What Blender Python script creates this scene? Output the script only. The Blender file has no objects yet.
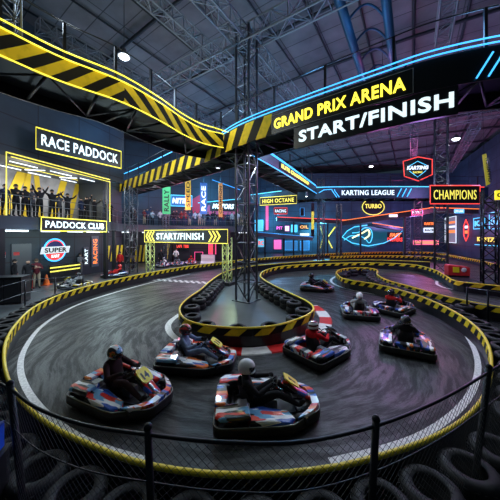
import bpy, bmesh, math, random
from mathutils import Vector, Matrix
random.seed(7)
PI = math.pi
H = 3.15          # camera height
HY = 235.0        # horizon row
F = 250.0         # focal length in pixels (500 px frame)
scn = bpy.context.scene
COL = scn.collection
V = Vector

def U(px, py, D):            # point seen at a pixel, D metres ahead
    return V(((px-250)/F*D, D, H+(HY-py)/F*D))
def Z(px, py, z):            # point seen at a pixel, at height z
    D = F*(z-H)/(HY-py)
    return V(((px-250)/F*D, D, z))

# ------------------------------------------------------------------ materials
MATS = {}
def mat(name, col=(.5,.5,.5), rough=.5, metal=0., emit=None, es=1., spec=.5, noise=0., nscale=8., alpha=None, coat=0.):
    if name in MATS: return MATS[name]
    m = bpy.data.materials.new(name); m.use_nodes = True
    nt = m.node_tree; b = nt.nodes['Principled BSDF']
    b.inputs['Base Color'].default_value = (*col, 1)
    b.inputs['Roughness'].default_value = rough
    b.inputs['Metallic'].default_value = metal
    b.inputs['Specular IOR Level'].default_value = spec
    b.inputs['Coat Weight'].default_value = coat
    if emit:
        b.inputs['Emission Color'].default_value = (*emit, 1)
        b.inputs['Emission Strength'].default_value = es
    if noise > 0:
        tc = nt.nodes.new('ShaderNodeTexCoord'); n = nt.nodes.new('ShaderNodeTexNoise')
        n.inputs['Scale'].default_value = nscale; n.inputs['Detail'].default_value = 4
        r = nt.nodes.new('ShaderNodeValToRGB')
        r.color_ramp.elements[0].color = (*[max(0, c*(1-noise)) for c in col], 1)
        r.color_ramp.elements[1].color = (*[min(1, c*(1+noise)) for c in col], 1)
        r.color_ramp.elements[0].position = .3; r.color_ramp.elements[1].position = .7
        nt.links.new(tc.outputs['Object'], n.inputs['Vector'])
        nt.links.new(n.outputs['Fac'], r.inputs['Fac'])
        nt.links.new(r.outputs['Color'], b.inputs['Base Color'])
        bp = nt.nodes.new('ShaderNodeBump'); bp.inputs['Strength'].default_value = .15
        nt.links.new(n.outputs['Fac'], bp.inputs['Height']); nt.links.new(bp.outputs['Normal'], b.inputs['Normal'])
    MATS[name] = m
    return m

def stripe_mat(name, c1, c2, period, slant, rough=.65, duty=.5, emit=0.):
    m = mat(name, c1, rough, spec=.2)
    nt = m.node_tree; b = nt.nodes['Principled BSDF']; L = nt.links.new
    uv = nt.nodes.new('ShaderNodeUVMap'); s = nt.nodes.new('ShaderNodeSeparateXYZ'); L(uv.outputs['UV'], s.inputs[0])
    def M(op, a, bb=None):
        n = nt.nodes.new('ShaderNodeMath'); n.operation = op
        for i, q in enumerate((a, bb)):
            if q is None: continue
            if isinstance(q, (int, float)): n.inputs[i].default_value = q
            else: L(q, n.inputs[i])
        return n.outputs[0]
    t = M('FRACT', M('DIVIDE', M('ADD', s.outputs[0], M('MULTIPLY', s.outputs[1], slant)), period))
    g = M('GREATER_THAN', t, duty)
    mx = nt.nodes.new('ShaderNodeMix'); mx.data_type = 'RGBA'
    L(g, mx.inputs[0]); mx.inputs[6].default_value = (*c1, 1); mx.inputs[7].default_value = (*c2, 1)
    nz = nt.nodes.new('ShaderNodeTexNoise'); nz.inputs['Scale'].default_value = 5; nz.inputs['Detail'].default_value = 5
    tc = nt.nodes.new('ShaderNodeTexCoord'); L(tc.outputs['Object'], nz.inputs['Vector'])
    rp = nt.nodes.new('ShaderNodeValToRGB'); rp.color_ramp.elements[0].position = .3; rp.color_ramp.elements[0].color = (.75,.75,.75,1)
    rp.color_ramp.elements[1].position = .55
    L(nz.outputs['Fac'], rp.inputs[0])
    m2 = nt.nodes.new('ShaderNodeMix'); m2.data_type = 'RGBA'; m2.blend_type = 'MULTIPLY'; m2.inputs[0].default_value = 1
    L(mx.outputs[2], m2.inputs[6]); L(rp.outputs[0], m2.inputs[7])
    L(m2.outputs[2], b.inputs['Base Color'])
    if emit:                                     # optional glow put into the stripe colour
        L(m2.outputs[2], b.inputs['Emission Color']); b.inputs['Emission Strength'].default_value = emit
    return m

YEL = (.85,.62,.02)
blk   = mat('black_plastic', (.012,.012,.014), .38, noise=.3)
rub   = mat('tyre_rubber', (.016,.016,.017), .7, noise=.6, nscale=14)
blkm  = mat('black_metal', (.02,.022,.026), .4, .6)
steel = mat('truss_steel', (.13,.14,.155), .42, .75)
lsteel= mat('roof_truss_steel', (.18,.2,.22), .45, .4)
dsteel= mat('dark_steel', (.035,.04,.048), .5, .5)
chrome= mat('chrome', (.6,.6,.62), .2, 1.)
pipe_y= mat('yellow_pipe', (.9,.68,.03), .4)
white_p = mat('white_paint', (.7,.7,.68), .55, noise=.25, nscale=20)
n_yel = mat('neon_yellow', (.9,.8,.1), .4, emit=(.95,.82,.06), es=1.35)
n_yel2= mat('neon_yellow_soft', (.9,.8,.1), .4, emit=(.9,.78,.12), es=1.0)
n_blue= mat('neon_blue', (.1,.5,.9), .4, emit=(.05,.42,.95), es=1.7)
n_blue2= mat('neon_blue_soft', (.1,.5,.9), .4, emit=(.03,.22,.6), es=1.)
n_cyan= mat('neon_cyan', (.2,.8,.9), .4, emit=(.06,.5,.85), es=1.2)
n_red = mat('neon_red', (.9,.1,.05), .4, emit=(1,.06,.05), es=1.2)
n_org = mat('neon_orange', (.9,.3,.05), .4, emit=(1,.2,.04), es=1.2)
n_pink= mat('neon_pink', (.9,.1,.4), .4, emit=(1,.08,.3), es=1.1)
n_wht = mat('lit_white', (.9,.95,1), .4, emit=(.72,.9,.95), es=1.1)
n_tube= mat('white_tube_lamp', (.9,.95,1), .4, emit=(.8,.9,1), es=1.6)
lampm = mat('lamp_diffuser', (1,1,1), .4, emit=(.85,.95,1), es=9)
signb = mat('sign_black', (.008,.01,.012), .35)
hazard = stripe_mat('hazard_bridge', YEL, (.006,.006,.006), 1.05, -.55)
hazard_s = stripe_mat('hazard_barrier', YEL, (.008,.008,.008), .5, -.9)
hazard_p = stripe_mat('hazard_peninsula', YEL, (.008,.008,.008), .85, -1.2)
kerb_m = stripe_mat('kerb_red_white', (.6,.02,.02), (.7,.7,.68), 1.5, 0, rough=.4)
clothing = {}
def cloth(name, col, rough=.8): return mat('cloth_'+name, col, rough, noise=.25, nscale=12, spec=.2)
skin_m = mat('skin', (.45,.27,.19), .55)

def livery(name, cols, scale=6.2):
    m = mat(name, cols[0], .28, coat=.5)
    nt = m.node_tree; b = nt.nodes['Principled BSDF']; L = nt.links.new
    tc = nt.nodes.new('ShaderNodeTexCoord'); mp = nt.nodes.new('ShaderNodeMapping')
    mp.inputs['Rotation'].default_value = (.3,.5,.62); mp.inputs['Scale'].default_value = (scale*.42, scale*2.2, scale*1.4)
    vo = nt.nodes.new('ShaderNodeTexVoronoi'); vo.distance = 'MANHATTAN'; vo.inputs['Scale'].default_value = 1.
    L(tc.outputs['Object'], mp.inputs[0]); L(mp.outputs[0], vo.inputs['Vector'])
    sp = nt.nodes.new('ShaderNodeSeparateColor'); L(vo.outputs['Color'], sp.inputs[0])
    r = nt.nodes.new('ShaderNodeValToRGB'); r.color_ramp.interpolation = 'CONSTANT'
    n = len(cols)
    r.color_ramp.elements[0].color = (*cols[0], 1); r.color_ramp.elements[1].position = 1/n; r.color_ramp.elements[1].color = (*cols[1], 1)
    for i in range(2, n):
        e = r.color_ramp.elements.new(i/n); e.color = (*cols[i], 1)
    L(sp.outputs[0], r.inputs[0]); L(r.outputs[0], b.inputs['Base Color'])
    return m
WH=(.88,.9,.92); RD=(.75,.03,.02); OR=(.85,.18,.02); BL=(.02,.09,.45); LB=(.15,.4,.65); BK=(.01,.01,.012); YL=(.8,.6,.03); GR=(.1,.4,.2)
LIV = {
 'white_orange_blue': livery('livery_a', [WH,BK,OR,BL,BK,WH,RD,LB]),
 'multicolour':  livery('livery_b', [WH,BK,RD,BL,WH,BK,LB,OR,BK]),
 'blue_orange':  livery('livery_c', [BL,BK,WH,OR,BK,LB,WH,RD]),
 'silver_black': livery('livery_d', [(.45,.5,.5),BK,WH,BL,BK,RD]),
 'dark_blue':    livery('livery_e', [(.03,.05,.12),WH,BL,BK,OR,BK]),
 'yellow_black': livery('livery_f', [YL,BK,WH,YL,BK]),
}

# ------------------------------------------------------------------ mesh builder
class MB:
    def __init__(s): s.v=[]; s.f=[]; s.m=[]; s.uv=[]; s.sm=[]
    def add(s, vs, fs, mi=0, uvs=None, smooth=False):
        o = len(s.v); s.v += [tuple(p) for p in vs]
        for k, f in enumerate(fs):
            s.f.append([o+i for i in f]); s.m.append(mi); s.sm.append(smooth)
            s.uv.append([uvs[i] for i in f] if uvs else [(0,0)]*len(f))
        return s
    def box(s, c, sz, rot=None, mi=0):
        hx,hy,hz = [q/2 for q in sz]
        vs = [V((x,y,z)) for x in (-hx,hx) for y in (-hy,hy) for z in (-hz,hz)]
        if rot is not None:
            R = Matrix.Rotation(rot, 3, 'Z') if isinstance(rot, (int,float)) else rot
            vs = [R @ p for p in vs]
        c = V(c); vs = [p+c for p in vs]
        return s.add(vs, [(0,1,3,2),(4,6,7,5),(0,4,5,1),(2,3,7,6),(0,2,6,4),(1,5,7,3)], mi)
    def tube(s, pts, r, n=6, closed=False, mi=0, smooth=True, caps=True):
        pts = [V(p) for p in pts]; N = len(pts)
        rs = r if isinstance(r, (list,tuple)) else [r]*N
        vs = []; prev = None
        for i, p in enumerate(pts):
            if closed: d = pts[(i+1)%N]-pts[i-1]
            else: d = pts[min(i+1,N-1)]-pts[max(i-1,0)]
            if d.length < 1e-9: d = V((0,0,1))
            d.normalize()
            if prev is None:
                a = V((0,0,1)) if abs(d.z) < .9 else V((1,0,0))
                x = d.cross(a).normalized()
            else:
                x = prev - d*prev.dot(d)
                x = x.normalized() if x.length > 1e-6 else d.orthogonal().normalized()
            prev = x; y = d.cross(x)
            for k in range(n):
                a = 2*PI*k/n
                vs.append(p + (x*math.cos(a)+y*math.sin(a))*rs[i])
        fs = []
        for i in range(N if closed else N-1):
            j = (i+1)%N
            for k in range(n):
                k2 = (k+1)%n
                fs.append((i*n+k, i*n+k2, j*n+k2, j*n+k))
        s.add(vs, fs, mi, smooth=smooth)
        if caps and not closed:
            o = len(s.v)-len(vs)
            for base, rev in ((0,True),((N-1)*n,False)):
                f = [o+base+k for k in range(n)]
                if rev: f.reverse()
                s.f.append(f); s.m.append(mi); s.uv.append([(0,0)]*n); s.sm.append(False)
        return s
    def lathe(s, prof, axis='z', n=24, c=(0,0,0), mi=0, closed=False, rot=None):
        vs = []; c = V(c)
        for (r, h) in prof:
            for k in range(n):
                a = 2*PI*k/n
                p = V((r*math.cos(a), r*math.sin(a), h))
                if axis == 'y': p = V((p.x, p.z, -p.y))
                if axis == 'x': p = V((p.z, p.y, -p.x))
                if rot is not None: p = rot @ p
                vs.append(p+c)
        fs = []; N = len(prof)
        for i in range(N if closed else N-1):
            j = (i+1)%N
            for k in range(n):
                k2 = (k+1)%n
                fs.append((i*n+k, i*n+k2, j*n+k2, j*n+k))
        return s.add(vs, fs, mi, smooth=True)
    def sweep(s, path, prof, closed_prof=True, closed=False, mi=0, smooth=False, v0=0.):
        """profile points (n, z): n metres left of the path, z height"""
        N = len(path); P = len(prof); nor = normals(path, closed)
        ss = arc(path); vs = []; uv = []
        for i, p in enumerate(path):
            for (a, z) in prof:
                vs.append(V((p[0]+nor[i].x*a, p[1]+nor[i].y*a, (p[2] if len(p) > 2 else 0)+z))); uv.append((ss[i], z+a*.3-v0))
        fs = []
        for i in range(N if closed else N-1):
            j = (i+1)%N
            for k in range(P if closed_prof else P-1):
                k2 = (k+1)%P
                fs.append((i*P+k, j*P+k, j*P+k2, i*P+k2))
        if closed_prof and not closed:
            fs.append(tuple(range(P))); fs.append(tuple(range((N-1)*P+P-1, (N-1)*P-1, -1)))
        return s.add(vs, fs, mi, uv, smooth)
    def pad(s, poly, z0, z1, bev=.03, zf=None, mi=0):
        """moulded panel: outline poly, extruded z0..z1 with two bevel rings; zf(x,y) raises the top"""
        n = len(poly); cx = sum(p[0] for p in poly)/n; cy = sum(p[1] for p in poly)/n
        def ring(k, z, up):
            out = []
            for i, (x, y) in enumerate(poly):
                d = V((cx-x, cy-y)); L = d.length or 1; d = d/L
                xx, yy = x+d.x*k, y+d.y*k
                out.append(V((xx, yy, z + (zf(xx, yy) if (zf and up) else 0))))
            return out
        R = [ring(0, z0, False), ring(0, z1-bev, True), ring(bev*.45, z1-bev*.25, True), ring(bev*1.3, z1, True)]
        vs = sum(R, []); fs = []
        for r in range(3):
            for i in range(n):
                j = (i+1)%n
                fs.append((r*n+i, r*n+j, (r+1)*n+j, (r+1)*n+i))
        fs.append(tuple(3*n+i for i in range(n))); fs.append(tuple(reversed(range(n))))
        return s.add(vs, fs, mi)
    def ball(s, c, r, n=12, m=8, mi=0, sc=(1,1,1)):
        prof = [(max(1e-4, math.sin(PI*i/m))*r, -math.cos(PI*i/m)*r) for i in range(m+1)]
        vs = []; c = V(c)
        for (a, h) in prof:
            for k in range(n):
                t = 2*PI*k/n
                vs.append(V((a*math.cos(t)*sc[0], a*math.sin(t)*sc[1], h*sc[2]))+c)
        fs = [(i*n+k, i*n+(k+1)%n, (i+1)*n+(k+1)%n, (i+1)*n+k) for i in range(m) for k in range(n)]
        return s.add(vs, fs, mi, smooth=True)
    def quad(s, a, b, c, d, mi=0, uv=None):
        return s.add([a,b,c,d], [(0,1,2,3)], mi, uv)
    def build(s, name, mats, parent=None, world=True):
        me = bpy.data.meshes.new(name)
        off = V((0,0,0))
        if parent is not None and world:
            p = parent
            while p is not None: off = off + p.location; p = p.parent
        me.from_pydata([tuple(V(p)-off) for p in s.v], [], s.f)
        mats = mats if isinstance(mats, (list,tuple)) else [mats]
        for m in mats: me.materials.append(m)
        me.polygons.foreach_set('material_index', s.m)
        me.polygons.foreach_set('use_smooth', s.sm)
        uvl = me.uv_layers.new(name='UVMap')
        flat = [c for f in s.uv for q in f for c in q]
        uvl.data.foreach_set('uv', flat)
        me.update()
        o = bpy.data.objects.new(name, me); COL.objects.link(o)
        if parent is not None: o.parent = parent
        return o

def arc(path):
    out = [0.]
    for i in range(1, len(path)):
        out.append(out[-1] + math.dist(path[i][:2], path[i-1][:2]))
    return out
def normals(path, closed=False):
    N = len(path); out = []
    for i in range(N):
        if closed: a, b = path[i-1], path[(i+1)%N]
        else: a, b = path[max(i-1,0)], path[min(i+1,N-1)]
        d = V((b[0]-a[0], b[1]-a[1]))
        d = d.normalized() if d.length > 1e-9 else V((1,0))
        out.append(V((-d.y, d.x)))
    return out
def smooth(pts, step=.35, closed=False):
    """evenly spaced Catmull-Rom curve"""
    P = [V((p[0], p[1], p[2] if len(p) > 2 else 0)) for p in pts]; N = len(P); dense = []
    rng = range(N if closed else N-1)
    for i in rng:
        if closed: p0,p1,p2,p3 = P[i-1],P[i],P[(i+1)%N],P[(i+2)%N]
        else: p0,p1,p2,p3 = P[max(i-1,0)],P[i],P[i+1],P[min(i+2,N-1)]
        d1 = max(1e-6,(p1-p0).length)**.5; d2 = max(1e-6,(p2-p1).length)**.5; d3 = max(1e-6,(p3-p2).length)**.5
        # centripetal form through Hermite tangents
        m1 = (p2-p1) + d2*((p1-p0)/d1 - (p2-p0)/(d1+d2)) if (p1-p0).length > 1e-6 else (p2-p1)
        m2 = (p2-p1) + d2*((p3-p2)/d3 - (p3-p1)/(d2+d3)) if (p3-p2).length > 1e-6 else (p2-p1)
        for k in range(24):
            t = k/24; t2=t*t; t3=t2*t
            dense.append(p1*(2*t3-3*t2+1)+m1*(t3-2*t2+t)+p2*(-2*t3+3*t2)+m2*(t3-t2))
    dense.append(P[0] if closed else P[-1])
    L = [0.]
    for i in range(1, len(dense)): L.append(L[-1]+(dense[i]-dense[i-1]).length)
    n = max(2, round(L[-1]/step)); out = []; j = 0
    for k in range(n+(0 if closed else 1)):
        t = L[-1]*k/n
        while j < len(L)-2 and L[j+1] < t: j += 1
        q = (t-L[j])/max(1e-9, L[j+1]-L[j]); out.append(dense[j].lerp(dense[j+1], q))
    return out
def offset(path, a, dz=0., closed=False):
    nor = normals(path, closed)
    return [V((p.x+n.x*a, p.y+n.y*a, p.z+dz)) for p, n in zip(path, nor)]
def along(path, s):
    ss = arc(path)
    s2 = max(0, min(ss[-1], s))
    for i in range(1, len(path)):
        if ss[i] >= s2:
            q = (s2-ss[i-1])/max(1e-9, ss[i]-ss[i-1]); p = path[i-1].lerp(path[i], q)
            d = (path[i]-path[i-1]); d.z = 0; d.normalize(); return p, d
    return path[-1], (path[-1]-path[-2]).normalized()

# ------------------------------------------------------------------ things
def tag(o, label, cat, group=None, kind=None):
    o['label'] = label; o['category'] = cat
    if group: o['group'] = group
    if kind: o['kind'] = kind
    return o
def thing(name, label, cat, loc=(0,0,0), rz=0., group=None, kind=None):
    o = bpy.data.objects.new(name, None); COL.objects.link(o)
    o.empty_display_size = .2
    o.location = loc; o.rotation_euler = (0,0,rz)
    return tag(o, label, cat, group, kind)
def struct(o, label=None, cat=None):
    o['kind'] = 'structure'
    if label: o['label'] = label
    if cat: o['category'] = cat
    return o
def children(o): return [c for c in COL.objects if c.parent == o]
def copy_tree(o, kids=None, parent=None):
    c = o.copy(); COL.objects.link(c)
    if parent is not None: c.parent = parent
    for ch in (kids if kids is not None else children(o)):
        copy_tree(ch, None, c)
    return c
def relabel(o, label, group=None):
    o['label'] = label
    if group: o['group'] = group

def text_mesh(txt, width, height, depth=.012, bold=.03, shear=0., maxseg=None):
    """flat lettering mesh, lower-left at 0,0, scaled to width x height; returns verts and faces"""
    cu = bpy.data.curves.new('lettering', 'FONT'); cu.body = txt; cu.extrude = depth; cu.offset = bold
    cu.shear = shear; cu.resolution_u = 3; cu.space_character = 1.08
    ob = bpy.data.objects.new('lettering', cu); COL.objects.link(ob)
    dg = bpy.context.evaluated_depsgraph_get(); dg.update()
    me = bpy.data.meshes.new_from_object(ob.evaluated_get(dg))
    vs = [v.co.copy() for v in me.vertices]; fs = [tuple(p.vertices) for p in me.polygons]
    bpy.data.objects.remove(ob); bpy.data.curves.remove(cu); bpy.data.meshes.remove(me)
    x0 = min(v.x for v in vs); x1 = max(v.x for v in vs); y0 = min(v.y for v in vs); y1 = max(v.y for v in vs)
    for v in vs:
        v.x = (v.x-x0)/(x1-x0)*width; v.y = (v.y-y0)/(y1-y0)*height
    return vs, fs
def text_on_path(txt, path, s0, z0, width, height, m, parent, n=-.04, name='lettering', bold=.03, shear=0.):
    vs, fs = text_mesh(txt, width, height, .015, bold, shear); out = []
    for v in vs:
        p, d = along(path, s0+v.x); nn = V((-d.y, d.x, 0))
        out.append(V((p.x, p.y, 0)) + nn*(n-v.z) + V((0,0,z0+v.y)))
    mb = MB(); mb.add(out, fs); return mb.build(name, m, parent)
class Plane:
    """a plane standing in the hall: origin o, unit right r, unit up u; n points towards the viewer"""
    def __init__(s, o, r, u=V((0,0,1))): s.o=V(o); s.r=V(r).normalized(); s.u=V(u).normalized(); s.n=s.r.cross(s.u)
    def p(s, x, y, k=0.): return s.o+s.r*x+s.u*y+s.n*k
def text_on_plane(txt, pl, x, y, w, h, m, parent, k=.05, name='lettering', bold=.03, shear=0.):
    vs, fs = text_mesh(txt, w, h, .012, bold, shear)
    mb = MB(); mb.add([pl.p(x+v.x, y+v.y, k+v.z) for v in vs], fs); return mb.build(name, m, parent)
def slab(pl, x0, y0, x1, y1, k0, k1, name, m, parent):
    mb = MB()
    vs = [pl.p(x, y, k) for x in (x0,x1) for y in (y0,y1) for k in (k0,k1)]
    mb.add(vs, [(0,1,3,2),(4,6,7,5),(0,4,5,1),(2,3,7,6),(0,2,6,4),(1,5,7,3)])
    return mb.build(name, m, parent)
def poly_slab(pl, pts, k0, k1, name, m, parent):
    mb = MB(); n = len(pts)
    vs = [pl.p(x, y, k0) for x, y in pts]+[pl.p(x, y, k1) for x, y in pts]
    fs = [tuple(range(n, 2*n)), tuple(reversed(range(n)))]+[(i, (i+1)%n, n+(i+1)%n, n+i) for i in range(n)]
    mb.add(vs, fs); return mb.build(name, m, parent)
def neon(pl, pts, r, name, m, parent, closed=False, k=.06):
    mb = MB(); mb.tube([pl.p(x, y, k) for x, y in pts], r, 5, closed); return mb.build(name, m, parent)
def plane_px(xa, Da, xb, Db):
    """vertical plane through two plan points given as pixel column + distance; returns plane, length"""
    a = V(((xa-250)/F*Da, Da, 0)); b = V(((xb-250)/F*Db, Db, 0)); return Plane(a, b-a), (b-a).length
def px2pl(pl, px, py):
    """plane coordinates of the pixel's ray hitting the plane"""
    d = V(((px-250)/F, 1, (HY-py)/F)); c = V((0,0,H))
    t = (pl.o-c).dot(pl.n)/d.dot(pl.n); q = c+d*t-pl.o
    return q.dot(pl.r), q.dot(pl.u)
def sign(name, label, cat, pl, x0, y0, x1, y1, txt=None, tm=None, fm=None, panel=None, fr=.03, pad=.16, bold=.03, shear=0., group=None, th=.12, k=.0, vtext=False):
    """box sign: panel, neon frame, raised lettering, two brackets"""
    q = pl.p((x0+x1)/2, y0, k)
    t = thing(name, label, cat, (q.x, q.y, q.z), group=group)
    slab(pl, x0, y0, x1, y1, k, k+th, 'sign_panel', panel or signb, t)
    if fm: neon(pl, [(x0,y0),(x1,y0),(x1,y1),(x0,y1)], fr, 'neon_frame', fm, t, True, k+th+.01)
    if txt:
        W = x1-x0; Hh = y1-y0
        if vtext:
            pl2 = Plane(pl.p(x1-W*.2, y0+Hh*.08, 0), pl.u, -pl.r)
            text_on_plane(txt, pl2, 0, 0, Hh*.8, W*.6, tm, t, k+th+.005, bold=bold)
        else:
            text_on_plane(txt, pl, x0+W*pad*.5, y0+Hh*.24, W*(1-pad), Hh*.52, tm, t, k+th+.005, bold=bold, shear=shear)
    return t

def truss(name, label, P, Q, s, m, bay=None, r=.03, group=None, cat='truss', up=V((0,0,1)), n=4, base=False, lac=.55):
    P = V(P); Q = V(Q); d = (Q-P); L = d.length; d.normalize()
    a = up if abs(d.dot(up)) < .9 else V((U_AX.x, U_AX.y, 0))
    x = d.cross(a).normalized(); y = d.cross(x)
    t = thing(name, label, cat, P, group=group)
    cs = [x*(s/2)*i + y*(s/2)*j for i, j in ((1,1),(-1,1),(-1,-1),(1,-1))]
    for c in cs: MB().tube([P+c, Q+c], r, n).build('chord', m, t)
    mb = MB(); bay = bay or s; k = max(1, round(L/bay)); b = L/k
    for f in range(4):
        c0, c1 = cs[f], cs[(f+1)%4]
        for i in range(k):
            p = P+d*b*i; q = P+d*b*(i+1)
            if (i+f)%2: mb.tube([p+c0, q+c1], r*lac, 3, caps=False)
            else: mb.tube([p+c1, q+c0], r*lac, 3, caps=False)
            mb.tube([p+c0, p+c1], r*lac, 3, caps=False)
    mb.build('lacing', m, t)
    if base:
        MB().box((P.x,P.y,P.z+.02), (s+.3,s+.3,.04), math.atan2(U_AX.y,U_AX.x)).build('base_plate', m, t)
    return t
AX = math.radians(33)
U_AX = V((math.sin(AX), math.cos(AX), 0)); V_AX = V((math.cos(AX), -math.sin(AX), 0))

# ------------------------------------------------------------------ camera, world
cam_d = bpy.data.cameras.new('camera'); cam = bpy.data.objects.new('camera', cam_d); COL.objects.link(cam)
cam.location = (0,0,H); cam.rotation_euler = (PI/2,0,0); cam_d.lens = 18; cam_d.sensor_width = 36
cam_d.shift_y = -(250-HY)/500; cam_d.clip_end = 300; cam_d.clip_start = .05
scn.camera = cam
w = bpy.data.worlds.new('world'); scn.world = w; w.use_nodes = True
w.node_tree.nodes['Background'].inputs[0].default_value = (.25,.42,.62,1)
w.node_tree.nodes['Background'].inputs[1].default_value = .05
scn.view_settings.view_transform = 'Standard'; scn.view_settings.look = 'None'
scn.view_settings.exposure = .15; scn.view_settings.gamma = 1.

def point(loc, col, e, r=.25, name='lamp_or_fill_light'):  # also makes the fill points that have no fixture
    d = bpy.data.lights.new(name, 'POINT'); d.color = col; d.energy = e; d.shadow_soft_size = r
    o = bpy.data.objects.new(name, d); COL.objects.link(o); o.location = loc; return o
def spot(loc, target, col, e, ang=110, r=.3, blend=.6):
    d = bpy.data.lights.new('spot_light', 'SPOT'); d.color = col; d.energy = e; d.spot_size = math.radians(ang); d.spot_blend = blend; d.shadow_soft_size = r
    o = bpy.data.objects.new('spot_light', d); COL.objects.link(o); o.location = loc
    o.rotation_euler = (V(target)-V(loc)).to_track_quat('-Z','Y').to_euler(); return o
def area(loc, target, col, e, sx, sy):
    d = bpy.data.lights.new('area_light', 'AREA'); d.shape = 'RECTANGLE'; d.size = sx; d.size_y = sy; d.color = col; d.energy = e
    o = bpy.data.objects.new('area_light', d); COL.objects.link(o); o.location = loc
    o.rotation_euler = (V(target)-V(loc)).to_track_quat('-Z','Y').to_euler(); return o

# ------------------------------------------------------------------ floor
def floor_material():
    m = mat('asphalt_track', (.03,.032,.035), .4); nt = m.node_tree; b = nt.nodes['Principled BSDF']; L = nt.links.new
    tc = nt.nodes.new('ShaderNodeTexCoord'); sx = nt.nodes.new('ShaderNodeSeparateXYZ'); 
    def M(op, a, bb=None, cc=None):
        n = nt.nodes.new('ShaderNodeMath'); n.operation = op
        for i, q in enumerate((a, bb, cc)):
            if q is None: continue
            if isinstance(q, (int, float)): n.inputs[i].default_value = q
            else: L(q, n.inputs[i])
        return n.outputs[0]
    wn = nt.nodes.new('ShaderNodeTexNoise'); wn.inputs['Scale'].default_value = .35; wn.inputs['Detail'].default_value = 2
    L(tc.outputs['Object'], wn.inputs['Vector']); L(tc.outputs['Object'], sx.inputs[0])
    dx = M('SUBTRACT', sx.outputs[0], .2); dy = M('SUBTRACT', sx.outputs[1], 8.6)
    rr = M('SQRT', M('ADD', M('MULTIPLY', dx, dx), M('MULTIPLY', dy, dy)))
    rr = M('ADD', rr, M('MULTIPLY', wn.outputs['Fac'], 1.0))
    an = M('ARCTAN2', dy, dx)
    cb = nt.nodes.new('ShaderNodeCombineXYZ'); L(M('MULTIPLY', rr, 3.4), cb.inputs[0]); L(M('MULTIPLY', an, 2.2), cb.inputs[1])
    n1 = nt.nodes.new('ShaderNodeTexNoise'); n1.inputs['Scale'].default_value = 1.5; n1.inputs['Detail'].default_value = 6; n1.inputs['Roughness'].default_value = .7
    L(cb.outputs[0], n1.inputs['Vector'])
    n2 = nt.nodes.new('ShaderNodeTexNoise'); n2.inputs['Scale'].default_value = 1.1; n2.inputs['Detail'].default_value = 8; n2.inputs['Roughness'].default_value = .65
    L(tc.outputs['Object'], n2.inputs['Vector'])
    n3 = nt.nodes.new('ShaderNodeTexNoise'); n3.inputs['Scale'].default_value = 60; n3.inputs['Detail'].default_value = 3
    L(tc.outputs['Object'], n3.inputs['Vector'])
    r1 = nt.nodes.new('ShaderNodeValToRGB'); e = r1.color_ramp.elements
    e[0].position = .43; e[0].color = (.006,.0065,.007,1); e[1].position = .55; e[1].color = (.034,.037,.039,1)
    L(n1.outputs['Fac'], r1.inputs[0])
    r2 = nt.nodes.new('ShaderNodeValToRGB'); e = r2.color_ramp.elements
    e[0].position = .3; e[0].color = (.45,.45,.45,1); e[1].position = .72; e[1].color = (1.5,1.5,1.5,1)
    L(n2.outputs['Fac'], r2.inputs[0])
    mx = nt.nodes.new('ShaderNodeMix'); mx.data_type = 'RGBA'; mx.blend_type = 'MULTIPLY'; mx.inputs[0].default_value = 1
    L(r1.outputs[0], mx.inputs[6]); L(r2.outputs[0], mx.inputs[7]); L(mx.outputs[2], b.inputs['Base Color'])
    r4 = nt.nodes.new('ShaderNodeMapRange'); r4.inputs[1].default_value = .44; r4.inputs[2].default_value = .58; r4.inputs[3].default_value = .52; r4.inputs[4].default_value = .27; L(n1.outputs['Fac'], r4.inputs[0])
    ro = M('ADD', M('MULTIPLY', n2.outputs['Fac'], .25), r4.outputs[0])
    L(M('ADD', ro, -.06), b.inputs['Roughness'])
    bp = nt.nodes.new('ShaderNodeBump'); bp.inputs['Strength'].default_value = .45; bp.inputs['Distance'].default_value = .03
    L(M('ADD', M('MULTIPLY', n1.outputs['Fac'], 1.2), M('MULTIPLY', n3.outputs['Fac'], .35)), bp.inputs['Height'])
    L(bp.outputs['Normal'], b.inputs['Normal']); b.inputs['Specular IOR Level'].default_value = .34
    return m
mb = MB(); mb.quad(V((-30,-6,0)), V((40,-6,0)), V((40,60,0)), V((-30,60,0)))
fl = mb.build('floor', floor_material()); struct(fl, 'dark glossy asphalt floor marked by curved tyre streaks', 'floor')

def Zp(pts, z=.55): return [Z(x, y, z) for x, y in pts]
def flat(pts): return [V((p.x, p.y, 0)) for p in pts]

# ------------------------------------------------------------------ track barriers
def barrier(pts, label, z=.55, step=.3, flip=False, pr=.032, side=0, hz=None):
    path = smooth(flat(Zp(pts)), step)
    if flip: path.reverse()
    t = thing('track_barrier', label, 'barrier', (path[0].x, path[0].y, 0))
    MB().tube([p+V((0,0,z)) for p in path], pr, 8).build('top_pipe', pipe_y, t)
    MB().sweep(path, [(-.02,0),(.02,0),(.02,.52),(-.02,.52)]).build('base_panel', blk, t)
    for sd in ((side,) if side else (1,-1)):
        MB().sweep(path, [(.022*sd,.33),(.034*sd,.33),(.034*sd,.52),(.022*sd,.52)]).build('striped_panel', hz or hazard_s, t)
    return path
OUT = [(560,392),(520,300)]
outer_px = [(338,262),(352,279),(375,284),(400,290),(430,300),(460,315),(480,331),(490,350),(491,373),(484,396),(470,414),(450,429),(420,443),(380,456),(330,468),
            (250,475),(190,472),(140,463),(100,449),(60,431),(30,410),(10,384),(4,360),(6,341),(16,324),(36,306),(65,293),(100,283),(140,274.5),(180,267.5),(215,263),(245,259.5),(290,256),(335,253.5),(380,252),(430,252.3),(455,256),(480,260.5),(520,270)]
outer_path = barrier([(336,273),(345,279)]+outer_px[2:], 'long yellow-piped barrier curving round the near loop and across the foreground', side=-1)
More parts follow.
